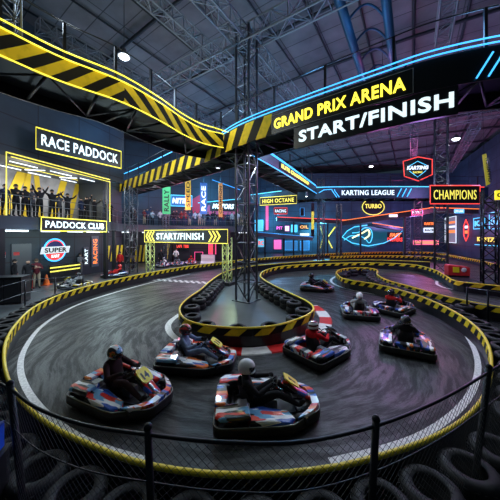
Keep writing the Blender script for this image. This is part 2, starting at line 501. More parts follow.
pen_px = [(430,262),(380,260),(330,260.5),(280,263.5),(245,267),(225,272),(213,279),(200,290),(187,299),(180,307),(181,315),(189,321),(210,326),(250,328),(275,325.5),(295,320),(309,314),(313.5,308),(308,302),(292,294),(275,286),(263,279),(260,275.5),(265,270.5),(280,266.5),(312,264),(345,263),(375,262.8),(412,264.5),(435,270),(446,276),(458,281.5),(480,284),(520,288)]
pen_path = barrier(pen_px, 'yellow-piped barrier wrapping the central tyre-lined peninsula round the tall tower', side=-1, hz=hazard_p)
isl_px = [(336,273),(339,270),(350,268),(368,268),(377,270),(377,274),(387,280),(412,287),(437,294),(462,300),(500,307),(530,312)]
isl_path = barrier(isl_px, 'low barrier with a rounded left end between the back lane and the near loop')
far1 = barrier([(330,256.5),(380,255.5),(430,257),(445,259)], 'short striped barrier far off in front of the blue wall sign')

# racing line and kerbs painted on the track
def paint(path, a, w, m, name, label, cat, z=.006):
    mb = MB(); mb.sweep(path, [(a-w/2,z),(a+w/2,z)], closed_prof=False)
    return tag(mb.build(name, m), label, cat)
n_out = len(outer_path)
# outer_path runs right side -> foreground -> left: track lies to its right-hand (inner) side
ss = arc(outer_path)
def sub(path, f0, f1):
    s_ = arc(path); L_ = s_[-1]; return [p for p, q in zip(path, s_) if f0*L_ <= q <= f1*L_]
# find side sign: the loop centre must be on the inner side
c_in = V((.5,7.,0)); p, d = along(outer_path, ss[-1]*.35); SIDE = 1 if (c_in-p).dot(V((-d.y,d.x,0))) > 0 else -1
kerb_line = smooth([Z(x, y, 0.) for x, y in [(352,283),(385,291),(410,297),(430,305),(452,320),(468,338),(477,358),(477,377),(468,398),(450,417),(420,436),(380,450),(330,462)]], .3)
kl2 = smooth([Z(x, y, 0.) for x, y in [(150,462),(100,447),(62,427),(36,403),(22,378),(21,360),(27,345),(40,328),(58,315),(80,304),(110,294),(150,283),(190,274)]], .3)
paint(kerb_line, 0, .12, white_p, 'painted_line', 'white edge line painted round the right side of the near loop', 'painted line')
paint(kl2, 0, .12, white_p, 'painted_line', 'white edge line painted round the left side of the near loop', 'painted line')
kl3 = smooth([Z(x, y, 0.) for x, y in [(180,314),(171,321),(168,327),(173,336),(190,345),(215,350)]], .15)
paint(kl3, 0, .2, white_p, 'painted_line', 'white kerb line hugging the left tip of the peninsula', 'painted line')
kl4 = smooth([Z(x, y, 0.) for x, y in [(215,350),(245,352),(270,350),(295,345),(312,338),(322,330),(326,321),(322,313),(313,306)]], .12)
mbk = MB(); mbk.sweep(kl4, [(-.22,.004),(-.2,.03),(.2,.03),(.22,.004)], closed_prof=False); tag(mbk.build('kerb', kerb_m), 'red and white kerb bending round the front of the peninsula', 'kerb')
kl5 = smooth([Z(x, y, 0.) for x, y in [(337,276),(333,278),(331,281),(336,285),(352,290),(385,296)]], .15)
paint(kl5, 0, .16, white_p, 'painted_line', 'white line round the tip of the low barrier behind the small kart', 'painted line')
kl6 = smooth([Z(x, y, 0.) for x, y in [(437,281),(438,285),(450,289),(480,292),(510,296)]], .2)
paint(kl6, 0, .16, white_p, 'painted_line', 'white edge line in the back lane at the right', 'painted line')
chk = MB(); A_ = Z(152,280.5,0.); B_ = Z(222,285,0.)
dd = (B_-A_); LL = dd.length; dd.normalize(); nn_ = V((-dd.y,dd.x,0))
for i in range(int(LL/.22)):
    for j in range(3):
        if (i+j)%2: continue
        q = A_+dd*.22*i+nn_*.22*j+V((0,0,.006)); chk.quad(q, q+dd*.22, q+dd*.22+nn_*.22, q+nn_*.22)
tag(chk.build('start_line', white_p), 'chequered white start line painted under the small gantry', 'painted line')

# paddock floor (left of the barrier) and peninsula floor
conc = mat('paddock_concrete', (.075,.085,.09), .33, noise=.3, nscale=1.2)
left_edge = offset(sub(outer_path, .555, .9), .05*0)
# ------------------------------------------------------------------ tyres
tm = MB()
pr = []
for (r, h) in [(.165,.03),(.175,.005),(.24,-.005),(.285,.02),(.3,.06),(.3,.16),(.285,.2),(.24,.225),(.175,.215),(.165,.19),(.185,.17),(.2,.11),(.185,.05)]: pr.append((r, h))
tm.lathe(pr, n=22, closed=True)
for k in range(22):       # tread blocks
    a = 2*PI*k/22
    for zz in (.07,.11,.15):
        tm.box((.3*math.cos(a), .3*math.sin(a), zz), (.014,.04,.026), a)
tyre0 = tm.build('tyre', rub); tyre_n = 0; tyre_used = False
EX = [(-1.45,15.9),(0,12.1)]
def put_tyre(x, y, z, label, group, sc=1.):
    global tyre_used, tyre_n
    o = tyre0 if not tyre_used else tyre0.copy()
    if tyre_used: COL.objects.link(o)
    tyre_used = True; tyre_n += 1
    o.location = (x, y, z); o.rotation_euler = (random.uniform(-.02,.02), random.uniform(-.02,.02), random.uniform(0,6.28)); o.scale = (sc,sc,1)
    tag(o, label, 'tyre', group)
def tyre_row(path, a, spacing, label, group, layers=2, f0=0., f1=1., jit=.02, only_view=True):
    s_ = arc(path); L_ = s_[-1]; k = f0*L_+.3
    while k < f1*L_-.3:
        p, d = along(path, k); nn = V((-d.y,d.x,0)); q = p+nn*a
        vis = q.y > .8 and abs(q.x) < q.y*1.15+.5
        clash = any((q.x-e[0])**2+(q.y-e[1])**2 < .58**2 for e in EX)
        if vis and not clash:
            EX.append((q.x, q.y))
            for l in range(layers):
                put_tyre(q.x+random.uniform(-jit,jit), q.y+random.uniform(-jit,jit), .008+l*.232,
                         label.replace('#', ('lower','upper')[min(l,1)] if layers > 1 else 'single'), group+(' lower layer',' upper layer')[min(l,1)])
        k += spacing
o_tot = ss[-1]
def frac_of(path, pt):
    best = min(range(len(path)), key=lambda i: (path[i]-V((pt[0],pt[1],0))).length); return arc(path)[best]/arc(path)[-1]
fA = frac_of(outer_path, Z(470,414,.55)); fB = frac_of(outer_path, Z(30,410,.55)); fC = frac_of(outer_path, Z(180,267.5,.55)); fR = frac_of(outer_path, Z(400,290,.55))
tyre_row(outer_path, -SIDE*.36, .61, '# tyre of the stacks behind the barrier in the foreground', 'foreground barrier tyres', 2, fA, fB)
tyre_row(outer_path, -SIDE*.36, .61, '# tyre of the stacks behind the right side of the near loop barrier', 'right loop barrier tyres', 2, fR, fA)
tyre_row(outer_path, -SIDE*.36, .61, '# tyre of the stacks behind the left side of the near loop barrier', 'left loop barrier tyres', 2, fB, fC)
pp, pd = along(pen_path, arc(pen_path)[-1]*.35)
g0 = frac_of(pen_path, Z(225,272,.55)); g1 = frac_of(pen_path, Z(263,279,.55))
ctr = V((0,10,0)); PS = 1 if (ctr-pp).dot(V((-pd.y,pd.x,0))) > 0 else -1
tyre_row(pen_path, PS*.36, .61, '# tyre of the stacks lining the central peninsula', 'peninsula tyres', 2, g0, g1)
tyre_row(isl_path, -.36, .62, '# tyre of the stacks in the low island behind the right karts', 'right island tyres', 2, .0, .95)

# ------------------------------------------------------------------ chain-link fence in the foreground
fz = 1.5
fpath = smooth(flat([Z(x, y, fz) for x, y in [(-45,352),(-10,378),(10,389),(37,408),(85,425),(148,434.5),(220,442),(300,442),(375,426),(440,400),(489,372),(520,352)]]), .12)
f_t = thing('chain_link_fence', 'black chain-link fence with posts across the bottom of the picture', 'fence', (fpath[0].x, fpath[0].y, 0))
wirem = mat('fence_wire', (.06,.06,.065), .45, .5)
MB().tube([p+V((0,0,fz)) for p in fpath], .016, 6).build('top_rail', blkm, f_t)
MB().tube([p+V((0,0,1.11)) for p in fpath], .006, 5).build('tension_wire', wirem, f_t)
MB().tube([p+V((0,0,.06)) for p in fpath], .012, 5).build('bottom_rail', blkm, f_t)
for (x, y) in [(10,389),(148,434.5),(376,426),(489,372)]:
    q = Z(x, y, fz); out = V((q.x, -q.y*.15, 0)).normalized()*0
    MB().tube([(q.x*.9,q.y*.97,0),(q.x,q.y,fz+.06)], .032, 8).ball((q.x,q.y,fz+.06),.036,8,6).build('post', blkm, f_t)
fl_ = arc(fpath)[-1]; mbw = MB(); pitch = .075; hh = fz-.06
k = -hh
while k < fl_:
    for sgn in (1,-1):
        pts = []; st = []
        for j in range(10):
            t = j/9; s_ = k+(hh*t if sgn > 0 else hh*(1-t))
            if 0 <= s_ <= fl_:
                p, d = along(fpath, s_); pts.append(p+V((0,0,.06+hh*t))+V((-d.y,d.x,0))*.002*sgn)
        if len(pts) > 1: mbw.tube(pts, .0021, 3, caps=False)
    k += pitch
mbw.build('wire_mesh', wirem, f_t)

def rail_fence(pts, z, label, n_skip=None):
    P = [Z(x, y, z) for x, y in pts]
    t = thing('rail_fence', label, 'fence', (P[0].x,P[0].y,0))
    for p in P: MB().tube([(p.x,p.y,0),(p.x,p.y,z)], .03, 6).build('post', blkm, t)
    for h in (z-.02, z*.5):
        MB().tube([V((p.x,p.y,h)) for p in P], .014, 5).build('rail', steel, t)
    return t
rail_fence([(-25,293),(25,280),(55,277.5),(83,275)], 1.15, 'thin post-and-rail fence between the paddock and the left barrier')
rail_fence([(467,287),(488,290),(530,296)], 1.15, 'thin post-and-rail fence beyond the right barrier')
# paddock slab left of the loop
lp = [p for p in offset(outer_path, -SIDE*.75) if p.x < -1.5 and p.y > 4.5]
lp = lp if lp[0].y < lp[-1].y else lp[::-1]
polyp = [(p.x, p.y) for p in lp] + [(-1.5, 31), (-17.5, 31), (-17.5, 4.5)]
mb = MB(); mb.add([V((x,y,.004)) for x, y in polyp], [tuple(range(len(polyp)))]); struct(mb.build('floor', conc), 'grey concrete paddock floor left of the track', 'floor')
pk = flat(sub(pen_path, g0, g1)); pk = [V((p.x,p.y,.004)) for p in pk]
mb = MB(); mb.add(pk, [tuple(range(len(pk)))]); struct(mb.build('floor', conc), 'bare floor inside the central peninsula', 'floor')

# ------------------------------------------------------------------ hall shell
wall_m = mat('wall_panels', (.035,.05,.07), .55)
def seams(m, sc, w1, h1, c1, c2, cm, coord='Object', rot=(0,0,0), ms=.012):
    nt = m.node_tree; b = nt.nodes['Principled BSDF']; L = nt.links.new
    tc = nt.nodes.new('ShaderNodeTexCoord'); mp = nt.nodes.new('ShaderNodeMapping'); mp.inputs['Rotation'].default_value = rot
    br = nt.nodes.new('ShaderNodeTexBrick'); br.offset = 0; br.inputs['Scale'].default_value = sc
    br.inputs['Brick Width'].default_value = w1; br.inputs['Row Height'].default_value = h1; br.inputs['Mortar Size'].default_value = ms
    br.inputs['Color1'].default_value = (*c1,1); br.inputs['Color2'].default_value = (*c2,1); br.inputs['Mortar'].default_value = (*cm,1)
    L(tc.outputs[coord], mp.inputs[0]); L(mp.outputs[0], br.inputs['Vector'])
    n = nt.nodes.new('ShaderNodeTexNoise'); n.inputs['Scale'].default_value = .8; n.inputs['Detail'].default_value = 6; L(tc.outputs[coord], n.inputs['Vector'])
    r = nt.nodes.new('ShaderNodeValToRGB'); r.color_ramp.elements[0].position = .3; r.color_ramp.elements[0].color = (.6,.6,.6,1); r.color_ramp.elements[1].position = .7; L(n.outputs['Fac'], r.inputs[0])
    mx = nt.nodes.new('ShaderNodeMix'); mx.data_type = 'RGBA'; mx.blend_type = 'MULTIPLY'; mx.inputs[0].default_value = 1
    L(br.outputs['Color'], mx.inputs[6]); L(r.outputs[0], mx.inputs[7]); L(mx.outputs[2], b.inputs['Base Color'])
    return m
seams(wall_m, 1., 2.4, 1.5, (.016,.03,.045), (.022,.038,.054), (.004,.006,.009), 'UV', ms=.03)
roof_m = mat('roof_sheet', (.2,.21,.23), .6)
seams(roof_m, 1., 2.5, 1.25, (.17,.175,.18), (.14,.145,.15), (.035,.04,.042), 'Object', rot=(0,0,AX), ms=.03)

def wall(name, pts, z0, z1, th, m, label, cat='wall'):
    P = [V((x, y, 0)) for x, y in pts]; mb = MB()
    mb.sweep(P, [(0,z0),(th,z0),(th,z1),(0,z1)])
    o = mb.build(name, m)
    uv = o.data.uv_layers[0].data
    for poly in o.data.polygons:
        for li in poly.loop_indices:
            v = o.data.vertices[o.data.loops[li].vertex_index].co; uv[li].uv[1] = v.z
    return struct(o, label, cat)
CEN = V((3,14,0))
def roof_z(s): return 14.2+2.2*(1-(s/26)**2)
def RP(s, t, dz=0.): 
    q = CEN+V_AX*s+U_AX*t; return V((q.x, q.y, roof_z(s)+dz))
mb = MB(); NS = 26; S0, S1, T0, T1 = -27, 27, -17, 46
vs = []; fs = []
for i in range(NS+1):
    s_ = S0+(S1-S0)*i/NS
    for t_ in (T0, T1):
        vs += [RP(s_, t_), RP(s_, t_, .15)]
for i in range(NS):
    a = i*4; b = a+4
    fs += [(a, a+2, b+2, b), (a+1, b+1, b+3, a+3), (a, b, b+1, a+1), (a+2, a+3, b+3, b+2)]
fs += [(0,1,3,2), (NS*4, NS*4+2, NS*4+3, NS*4+1)]
mb.add(vs, fs); ceil = mb.build('ceiling', roof_m); struct(ceil, 'grey panelled vaulted hall roof', 'ceiling')
# purlins along the hall and dark ribs across it
for s_ in [x*2.6 for x in range(-9, 11)]:
    mb = MB(); mb.tube([RP(s_, T0+1, -.13), RP(s_, T1-1, -.13)], .07, 4); mb.build('purlin', dsteel, ceil)
for t_ in range(-14, 45, 5):
    mb = MB(); mb.tube([RP(S0+1+(S1-S0-2)*i/20, t_, -.3) for i in range(21)], .13, 4); mb.build('rib', dsteel, ceil)

wall('wall_left', [(-17.2,5),(-11.95,23.3),(-14.2,27),(-9.5,29.8),(.5,32.5),(.5,45)], 0, 13.6, .3, wall_m, 'dark panelled wall behind the paddock and the mezzanine')
wall_f = mat('far_wall_panels', (.04,.08,.12), .5); seams(wall_f, 1., 2.4, 1.5, (.03,.07,.1), (.04,.085,.12), (.008,.015,.02), 'UV', ms=.03)
wall('wall_far', [(-.5,46),(36.2,46)], 0, 14.5, .3, wall_f, 'dark blue far wall carrying neon signs')
wall('wall_right', [(36,46),(22,15)], 0, 14.5, .3, wall_f, 'dark side wall at the right with lit posters')

# high-bay trusses
def rt(P, Q, s, label, r=.045): return truss('roof_truss', label, P, Q, s, lsteel, bay=s*1.1, r=r)
TZ = 12.6
C0 = V((0,12.1,TZ))*1.0; C0.x = -.3
rt(C0-V_AX*9.0+V((0,0,0)), C0, .75, 'bright lattice truss running from the tall tower down towards the left walkway')
rt(C0, C0+V_AX*14, .75, 'lattice truss running from the tall tower to the upper right')
rt(C0-U_AX*4.6, C0, .7, 'lattice truss coming from overhead to the top of the tall tower')
rt(C0, C0+U_AX*15, .75, 'lattice truss running from the tall tower away behind the main bridge')
rt(V((-5.6,8.9,13.4)), V((-5.6,8.9,13.4))+U_AX*15, .6, 'lattice truss crossing the upper left of the roof')
rt(V((-10.2,12.0,13.2)), V((-10.2,12.0,13.2))+U_AX*14, .6, 'thin lattice truss left of the hanging lamp')
rt(V((7.4,9.0,13.2)), V((7.4,9.0,13.2))+U_AX*5.0, .6, 'pale lattice truss above the blue slashes at the upper right')
rt(V((12.5,19,12.6)), V((12.5,19,12.6))+U_AX*18, .6, 'lattice truss over the hexagon sign', .03)
rt(V((19,21,12.4)), V((19,21,12.4))+U_AX*18, .6, 'lattice truss high at the right behind the main bridge', .03)
rt(V((6,27,12.4)), V((6,27,12.4))+V_AX*20, .6, 'lattice truss crossing high behind the main bridge', .03)
mb = MB(); mb.tube([V((3.3,10.0,13.4)), V((3.3,10.0,13.4))+U_AX*16], .22, 4)
tag(mb.build('roof_beam', mat('blue_painted_beam', (.03,.09,.16), .45, .3)), 'dark blue solid roof beam right of the tall tower', 'beam')
mb = MB(); mb.tube([V((5.75,10.6,13.3)), V((5.75,10.6,13.3))+U_AX*16], .2, 4)
tag(mb.build('roof_beam', MATS['blue_painted_beam']), 'dark solid roof beam over the letters of the yellow title', 'beam')
t = thing('roof_light_arch', 'row of curved arch ribs between the two solid roof beams', 'arch', (3.3,10.0,13.4))
for i in range(9):
    a = V((3.3,10.0,13.4))+U_AX*(.8+i*1.7); b = V((5.75,10.6,13.3))+U_AX*(-.9+i*1.7+.8)
    MB().tube([a.lerp(b, k/10)+V((0,0,.9*math.sin(PI*k/10))) for k in range(11)], .06, 5).build('arch_rib', MATS['blue_painted_beam'], t)

# ------------------------------------------------------------------ truss towers
def tower(px, D, s, z1, label, r=.05, rz=0, m=None, bay=None):
    p = V(((px-250)/F*D, D, 0)); return truss('truss_tower', label, p, (p.x, p.y, z1), s, m or steel, bay=bay or s, r=r, base=True)
tower(246.5, 12.1, .72, 13, 'tall steel lattice tower standing on the central peninsula', .055, bay=.9)
tower(441, 20.5, .85, 13.5, 'tall dark lattice tower in front of the red framed sign', .06)
tower(321, 26, .55, 9, 'slim lattice tower at the left end of the blue bridge', .05)
tower(339, 31, .5, 7, 'slim lattice tower in front of the blue wall neon', .05)
tower(418, 29.5, .75, 7.2, 'slim lattice tower under the blue bridge, left of the orange wall signs', .05)
tower(407, 38, .9, 6.2, 'pale lattice tower against the far wall', .06, m=lsteel)
tower(131, 20.6, .7, 7.1, 'lattice tower carrying the left end of the main bridge', .05)
tower(489.5, 16.3, .72, 6.05, 'thick dark lattice tower near the right edge', .07, m=blkm)
tower(166, 25.5, .4, 7.6, 'thin lattice post behind the mezzanine rail', .04)
truss('truss_tower', 'lattice tower rising past the top left corner', (-6.3,6.4,8.2), (-7.0,7.1,13.5), .55, lsteel, bay=.5, r=.035)

# ------------------------------------------------------------------ overhead walkways
def bridge(pts, ztop, hface, width, label, face_m, neon_top, neon_bot, rail=True, split=None, alt=None, z_lip=.0, rails_h=1.1, post_step=2.1, tr=.028, ribs=True):
    path = smooth([V((x,y,0)) for x, y in pts], .25)
    t = thing('overhead_walkway', label, 'walkway', (path[0].x, path[0].y, ztop-hface))
    if split is None: 
        mb = MB(); mb.sweep(path, [(-.03,ztop-hface),(.03,ztop-hface),(.03,ztop),(-.03,ztop)]); mb.build('face_panel', face_m, t)
    else:
        i = split
        m2_ = alt or signb; n2_ = 'striped_panel' if alt else 'face_panel'
        mb = MB(); mb.sweep(path[:i+1], [(-.03,ztop-hface),(.03,ztop-hface),(.03,ztop),(-.03,ztop)]); mb.build('striped_panel', face_m, t)
        mb = MB(); mb.sweep(path[i:], [(-.03,ztop-hface),(.03,ztop-hface),(.03,ztop),(-.03,ztop)]); mb.build(n2_, m2_, t)
    mb = MB(); mb.sweep(path, [(.04,ztop-.32),(width,ztop-.32),(width,ztop-.2),(.04,ztop-.2)]); mb.build('deck', dsteel, t)
    mb = MB(); mb.sweep(path, [(width,ztop-hface),(width+.05,ztop-hface),(width+.05,ztop-.05),(width,ztop-.05)]); mb.build('back_girder', blkm, t)
    if ribs:
        mb = MB(); s_ = .5; T_ = arc(path)[-1]; k = 0
        while s_ < T_-.5:
            p, d = along(path, s_); q, d2 = along(path, s_+1.2); nn = V((-d.y,d.x,0)); n2 = V((-d2.y,d2.x,0))
            zz = V((0,0,ztop-hface+.08))
            mb.tube([p+nn*.05+zz, p+nn*width+zz], .045, 4)
            if s_+1.2 < T_: mb.tube([p+nn*(.05 if k%2 else width)+zz, q+n2*(width if k%2 else .05)+zz], .035, 4)
            s_ += 1.2; k += 1
        mb.build('underside_bracing', dsteel, t)
    if neon_top: MB().tube([p+V((0,0,ztop)) for p in offset(path, -.06)], tr, 6).build('neon_strip', neon_top, t)
    if neon_bot: MB().tube([p+V((0,0,ztop-hface)) for p in offset(path, -.06)], tr, 6).build('neon_strip', neon_bot, t)
    if rail:
        s_ = 1.; T_ = arc(path)[-1]
        for aa in (.1, width-.05):
            op = offset(path, aa)
            MB().tube([p+V((0,0,ztop+rails_h)) for p in op], .022, 5).build('hand_rail', dsteel, t)
            s_ = .6
            while s_ < arc(op)[-1]:
                p, d = along(op, s_); MB().box((p.x,p.y,ztop-.2+(rails_h+.2)/2), (.07,.07,rails_h+.2), math.atan2(d.y,d.x)).build('rail_post', blkm, t)
                s_ += post_step
    return path, t
B1p = [(-12.8,23.8),(-9.2,20.5),(-5.95,17.3),(-2.1,13.3),(-.45,11.2),(1.84,9.25),(3.97,7.63),(4.99,6.93),(6.38,6.38),(7.7,6.1),(9.2,6.0)]
# main bridge: striped for the left part, black for the lettered part
tmp = smooth([V((x,y,0)) for x, y in B1p], .25)
isp = min(range(len(tmp)), key=lambda i: abs((tmp[i].x/tmp[i].y*F+250)-270.5))
b1, b1t = bridge(B1p, 8., .85, 1.8, 'main curved overhead bridge carrying the two big lit titles, hazard striped to the left', hazard, None, None, split=isp)
s270 = arc(b1)[isp]
def px_s(path, px):
    i = min(range(len(path)), key=lambda i: abs((path[i].x/path[i].y*F+250)-px)); return arc(path)[i]
iL = min(range(len(b1)), key=lambda i: abs((b1[i].x/b1[i].y*F+250)-217))
for dz, o_ in ((.05,-.07),(.24,.0)):
    MB().tube([p+V((0,0,8.+dz)) for p in offset(b1, o_)[iL:]], .02, 6).build('neon_strip', n_blue, b1t)
iQ = min(range(len(b1)), key=lambda i: abs((b1[i].x/b1[i].y*F+250)-176))
MB().tube([p+V((0,0,8.75)) for p in offset(b1, .16)[2:iQ]], .03, 6).build('neon_strip', n_blue, b1t)
sA, sB = px_s(b1, 271.5), px_s(b1, 411)
fr = [along(b1, sA+(sB-sA)*i/20)[0] for i in range(21)]
def on_b1(s_, z, n=-.06):
    p, d = along(b1, s_); return V((p.x+d.y*-n*-1*-1 if False else p.x+(-d.y)*n, p.y+d.x*n, z))
loop = [on_b1(sA+(sB-sA)*i/20, 7.88) for i in range(21)]+[on_b1(sA+(sB-sA)*i/20, 7.18) for i in range(20,-1,-1)]
MB().tube(loop, .008, 4, True).build('title_frame', mat('grey_trim', (.3,.32,.34), .4), b1t)
text_on_path('GRAND PRIX ARENA', b1, sA+.12, 7.33, sB-sA-.3, .4, mat('title_yellow', (.9,.8,.1), .4, emit=(1,.85,.06), es=1.7), b1t, -.05, 'title_lettering', bold=.02)
for px in (476, 492):
    s_ = px_s(b1, px); MB().tube([on_b1(s_-.12, 7.22), on_b1(s_+.22, 7.82)], .022, 6).build('neon_slash', n_blue, b1t)
# START/FINISH board hung under the black face
sC, sD = px_s(b1, 292), px_s(b1, 462)
path_sf = [along(b1, sC+(sD-sC)*i/24)[0] for i in range(25)]
t = thing('hanging_sign', 'large black curved board reading START/FINISH in lit white under the main bridge', 'sign', (path_sf[0].x, path_sf[0].y, 6.35))
MB().sweep(path_sf, [(-.05,6.36),(.05,6.36),(.05,7.13),(-.05,7.13)]).build('sign_panel', signb, t)
text_on_path('START/FINISH', path_sf, .22, 6.55, (sD-sC)-.32, .42, n_wht, t, -.07, bold=.025)

B2p = [(-7.6,3.2),(-6.6,4.6),(-5.85,5.9),(-5.2,6.85),(-4.1,7.9),(-3.35,9.2),(-2.8,10.5),(-2.15,11.5),(-1.3,12.05)]
tmp = smooth([V((x,y,0)) for x, y in B2p], .25)
isp = min(range(len(tmp)), key=lambda i: abs((tmp[i].x/max(.1,tmp[i].y)*F+250)-127))
b2, b2t = bridge(B2p, 8., .66, 2.0, 'yellow lit hazard striped walkway overhead at the left, joining the main bridge', stripe_mat('hazard_walkway_left', YEL, (.006,.006,.006), .72, -1.1), n_yel, n_yel, post_step=1.3, tr=.02,
    split=isp, alt=stripe_mat('hazard_walkway_right', YEL, (.006,.006,.006), .85, 1.3))
MB().tube([p+V((0,0,8.26)) for p in offset(b2, .05)[:-2]]+[V((-.9,12.3,8.15)),V((-.3,12.2,8.1))], .022, 6).build('neon_strip', n_yel, b2t)
MB().tube([p+V((0,0,8.55)) for p in offset(b2, 1.95)], .02, 6).build('neon_strip', n_blue2, b2t)

B3p = [(-.2,12.6),(1.4,15.35),(4.1,20.3),(6.6,25.0)]
b3, b3t = bridge(B3p, 8., .7, 1.9, 'blue lit walkway running away from the main bridge with a small yellow title', signb, n_blue, n_blue, post_step=3)
MB().tube([p+V((0,0,8.16)) for p in offset(b3, .05)], .025, 6).build('neon_strip', n_blue, b3t)
s1, s2 = px_s(b3, 279), px_s(b3, 308)
MB().sweep([along(b3, s1+(s2-s1)*i/6)[0] for i in range(7)], [(-.09,7.48),(-.03,7.48),(-.03,7.9),(-.09,7.9)]).build('title_panel', signb, b3t)
text_on_path('ELITE CHAMPIONSHIP', b3, s1+.15, 7.55, s2-s1-.3, .28, n_yel2, b3t, -.1, 'title_lettering', bold=.03)

B4p = [(.1,30.3),(3.2,27.8),(6.6,25.6),(12,25.2),(18,25.2),(24.2,25.4)]
b4, b4t = bridge(B4p, 8., 1.15, 2.2, 'long straight far bridge edged in blue light reading KARTING LEAGUE', mat('bridge_blue_face', (.01,.03,.05), .35), None, None, post_step=3)
for a_, b_, mm, rr in ((0, px_s(b4, 262)+2.6, n_cyan, .04), (px_s(b4, 316), px_s(b4, 428), n_cyan, .05), (px_s(b4, 428), px_s(b4, 484), n_red, .05)):
    MB().tube([V(along(b4, a_+(b_-a_)*i/16)[0])+V((0,-.08,8.0)) for i in range(17)], rr, 6).build('neon_strip', mm, b4t)
sK = px_s(b4, 341.5); text_on_path('KARTING LEAGUE', b4, sK, 7.16, px_s(b4, 395)-sK, .5, n_wht, b4t, -.08, 'title_lettering', bold=.015)
def on_b4(px, z): 
    p, d = along(b4, px_s(b4, px)); return V((p.x, p.y-.09, z))
for px in (399, 403.5, 408): MB().tube([on_b4(px, 6.98)-V((.22,0,0)), on_b4(px, 7.82)+V((.22,0,0))], .04, 6).build('neon_slash', n_blue, b4t)
for px in (332, 335): MB().tube([on_b4(px, 7.75), on_b4(px, 7.6)+V((.05,0,0)), on_b4(px+5, 6.95)], .035, 6).build('neon_slash', n_blue, b4t)
MB().tube([on_b4(318, 7.45), on_b4(323, 7.72), on_b4(332, 7.75)], .035, 6).build('neon_slash', n_blue, b4t)
pl = Plane(V((14.15,19.75,0)), V((1,0,0)))
sign('hanging_sign', 'red neon framed sign reading CHAMPIONS at the right end of the far bridge', 'sign', pl, .0, 5.6, 3.9, 7.03, 'CHAMPIONS', n_yel2, n_red, fr=.04, pad=.14, bold=.0)
pl, L_ = plane_px(260.5, 27.4, 297, 25.7)
a0 = px2pl(pl, 260.5, 205.5); a1 = px2pl(pl, 297, 195.5)
sign('hanging_sign', 'yellow framed sign reading HIGH OCTANE under the left end of the far bridge', 'sign', pl, a0[0], a0[1], a1[0], a1[1], 'HIGH OCTANE', n_yel2, n_yel2, fr=.035, pad=.14, bold=.02)

for hs in [o for o in COL.objects if o.name.startswith('hanging_sign') and o.parent is None and ('OCTANE' in o['label'] or 'CHAMPIONS' in o['label'])]:
    for dx in (-1.2, 1.2):
        x, y, z = hs.location; MB().tube([(x+dx, y, z+1.0), (x+dx, y, 13.0)], .012, 4).build('hanging_cable', blkm, hs)
# hexagon sign
D_ = 26.; c = U(417.5,168.5,D_); pl = Plane(c, V((1,-.12,0)))
k_ = D_/F
hexo = [((x-417.5)*k_, (168.5-y)*k_) for x, y in [(404,161),(418,157),(431,160),(431,175),(418,181),(405,176)]]
t = thing('hexagon_sign', 'dark hexagonal sign with a red neon rim above the far bridge reading KARTING', 'sign', c)
poly_slab(pl, hexo, -.12, 0, 'sign_panel', signb, t); neon(pl, hexo, .05, 'neon_frame', n_red, t, True, .03)
neon(pl, [(-.85,.25),(0,.75),(.85,.3)], .035, 'neon_line', n_cyan, t, k=.03); neon(pl, [(-.8,-.25),(0,-.9),(.8,-.25)], .035, 'neon_line', n_cyan, t, k=.03)
text_on_plane('KARTING', pl, -1.05, -.12, 2.1, .4, n_wht, t, .03, bold=.05, shear=.2)
text_on_plane('RACING', pl, -.45, -.5, .9, .22, n_yel2, t, .03, bold=.02)
for x in (-.9, .9): MB().tube([pl.p(x, .9, -.06), pl.p(x, 3.0, -.06)], .015, 4).build('hanging_cable', blkm, t)

# ------------------------------------------------------------------ small gantry over the straight
gl = V((-7.7,19.3,0)); gr = V((-1.45,15.9,0)); gd = (gr-gl).normalized()
GM = mat('gantry_green_white', (.72,.8,.3), .4)
t = thing('start_gantry', 'small track gantry with pale yellow lattice pylons and a board reading START/FINISH', 'gantry', (gl+gr)/2)
def pylon(p, s, h):
    x = gd; y = V((-gd.y, gd.x, 0)); cs = [x*i*s/2+y*j*s/2 for i, j in ((1,1),(-1,1),(-1,-1),(1,-1))]
    mb = MB()
    for c_ in cs: mb.tube([p+c_, p+c_+V((0,0,h))], .035, 4)
    n_ = int(h/s)
    for f in range(4):
        for i in range(n_):
            a = cs[f] if i%2 else cs[(f+1)%4]; b = cs[(f+1)%4] if i%2 else cs[f]
            mb.tube([p+a+V((0,0,h*i/n_)), p+b+V((0,0,h*(i+1)/n_))], .022, 3, caps=False)
    o = mb.build('pylon', GM, t)
    MB().box((p.x,p.y,.1), (s+.5,s+.5,.2), math.atan2(gd.y,gd.x)).build('pylon_foot', blk, t)
pylon(gl, .42, 3.0); pylon(gr, .42, 3.0)
pl = Plane(gl-gd*.25+V((gd.y,-gd.x,0))*.3, gd); GL = (gr-gl).length+.5
slab(pl, 0, 2.62, GL, 3.5, -.3, 0, 'sign_board', signb, t)
neon(pl, [(0,2.62),(GL,2.62),(GL,3.5),(0,3.5)], .025, 'board_edge', n_yel2, t, True, .02)
text_on_plane('START/FINISH', pl, GL*.17, 2.83, GL*.58, .46, n_wht, t, .02, bold=.015)
for bx, sg in ((.12,-1),(GL*.8,1)):
    for j in range(3):
        x = bx+j*.3+(.15 if sg < 0 else 0); w_ = .13; h_ = .36; my = 3.06
        pts = [(x,my+h_),(x+w_,my+h_),(x+w_+.25*sg+0,my),(x+w_,my-h_),(x,my-h_),(x+.25*sg,my)]
        if sg < 0: pts = [(x+.1,my+h_),(x+.1+w_,my+h_),(x+w_-.15,my),(x+.1+w_,my-h_),(x+.1,my-h_),(x-.15,my)]
        poly_slab(pl, pts, .0, .02, 'chevron', n_yel2, t)

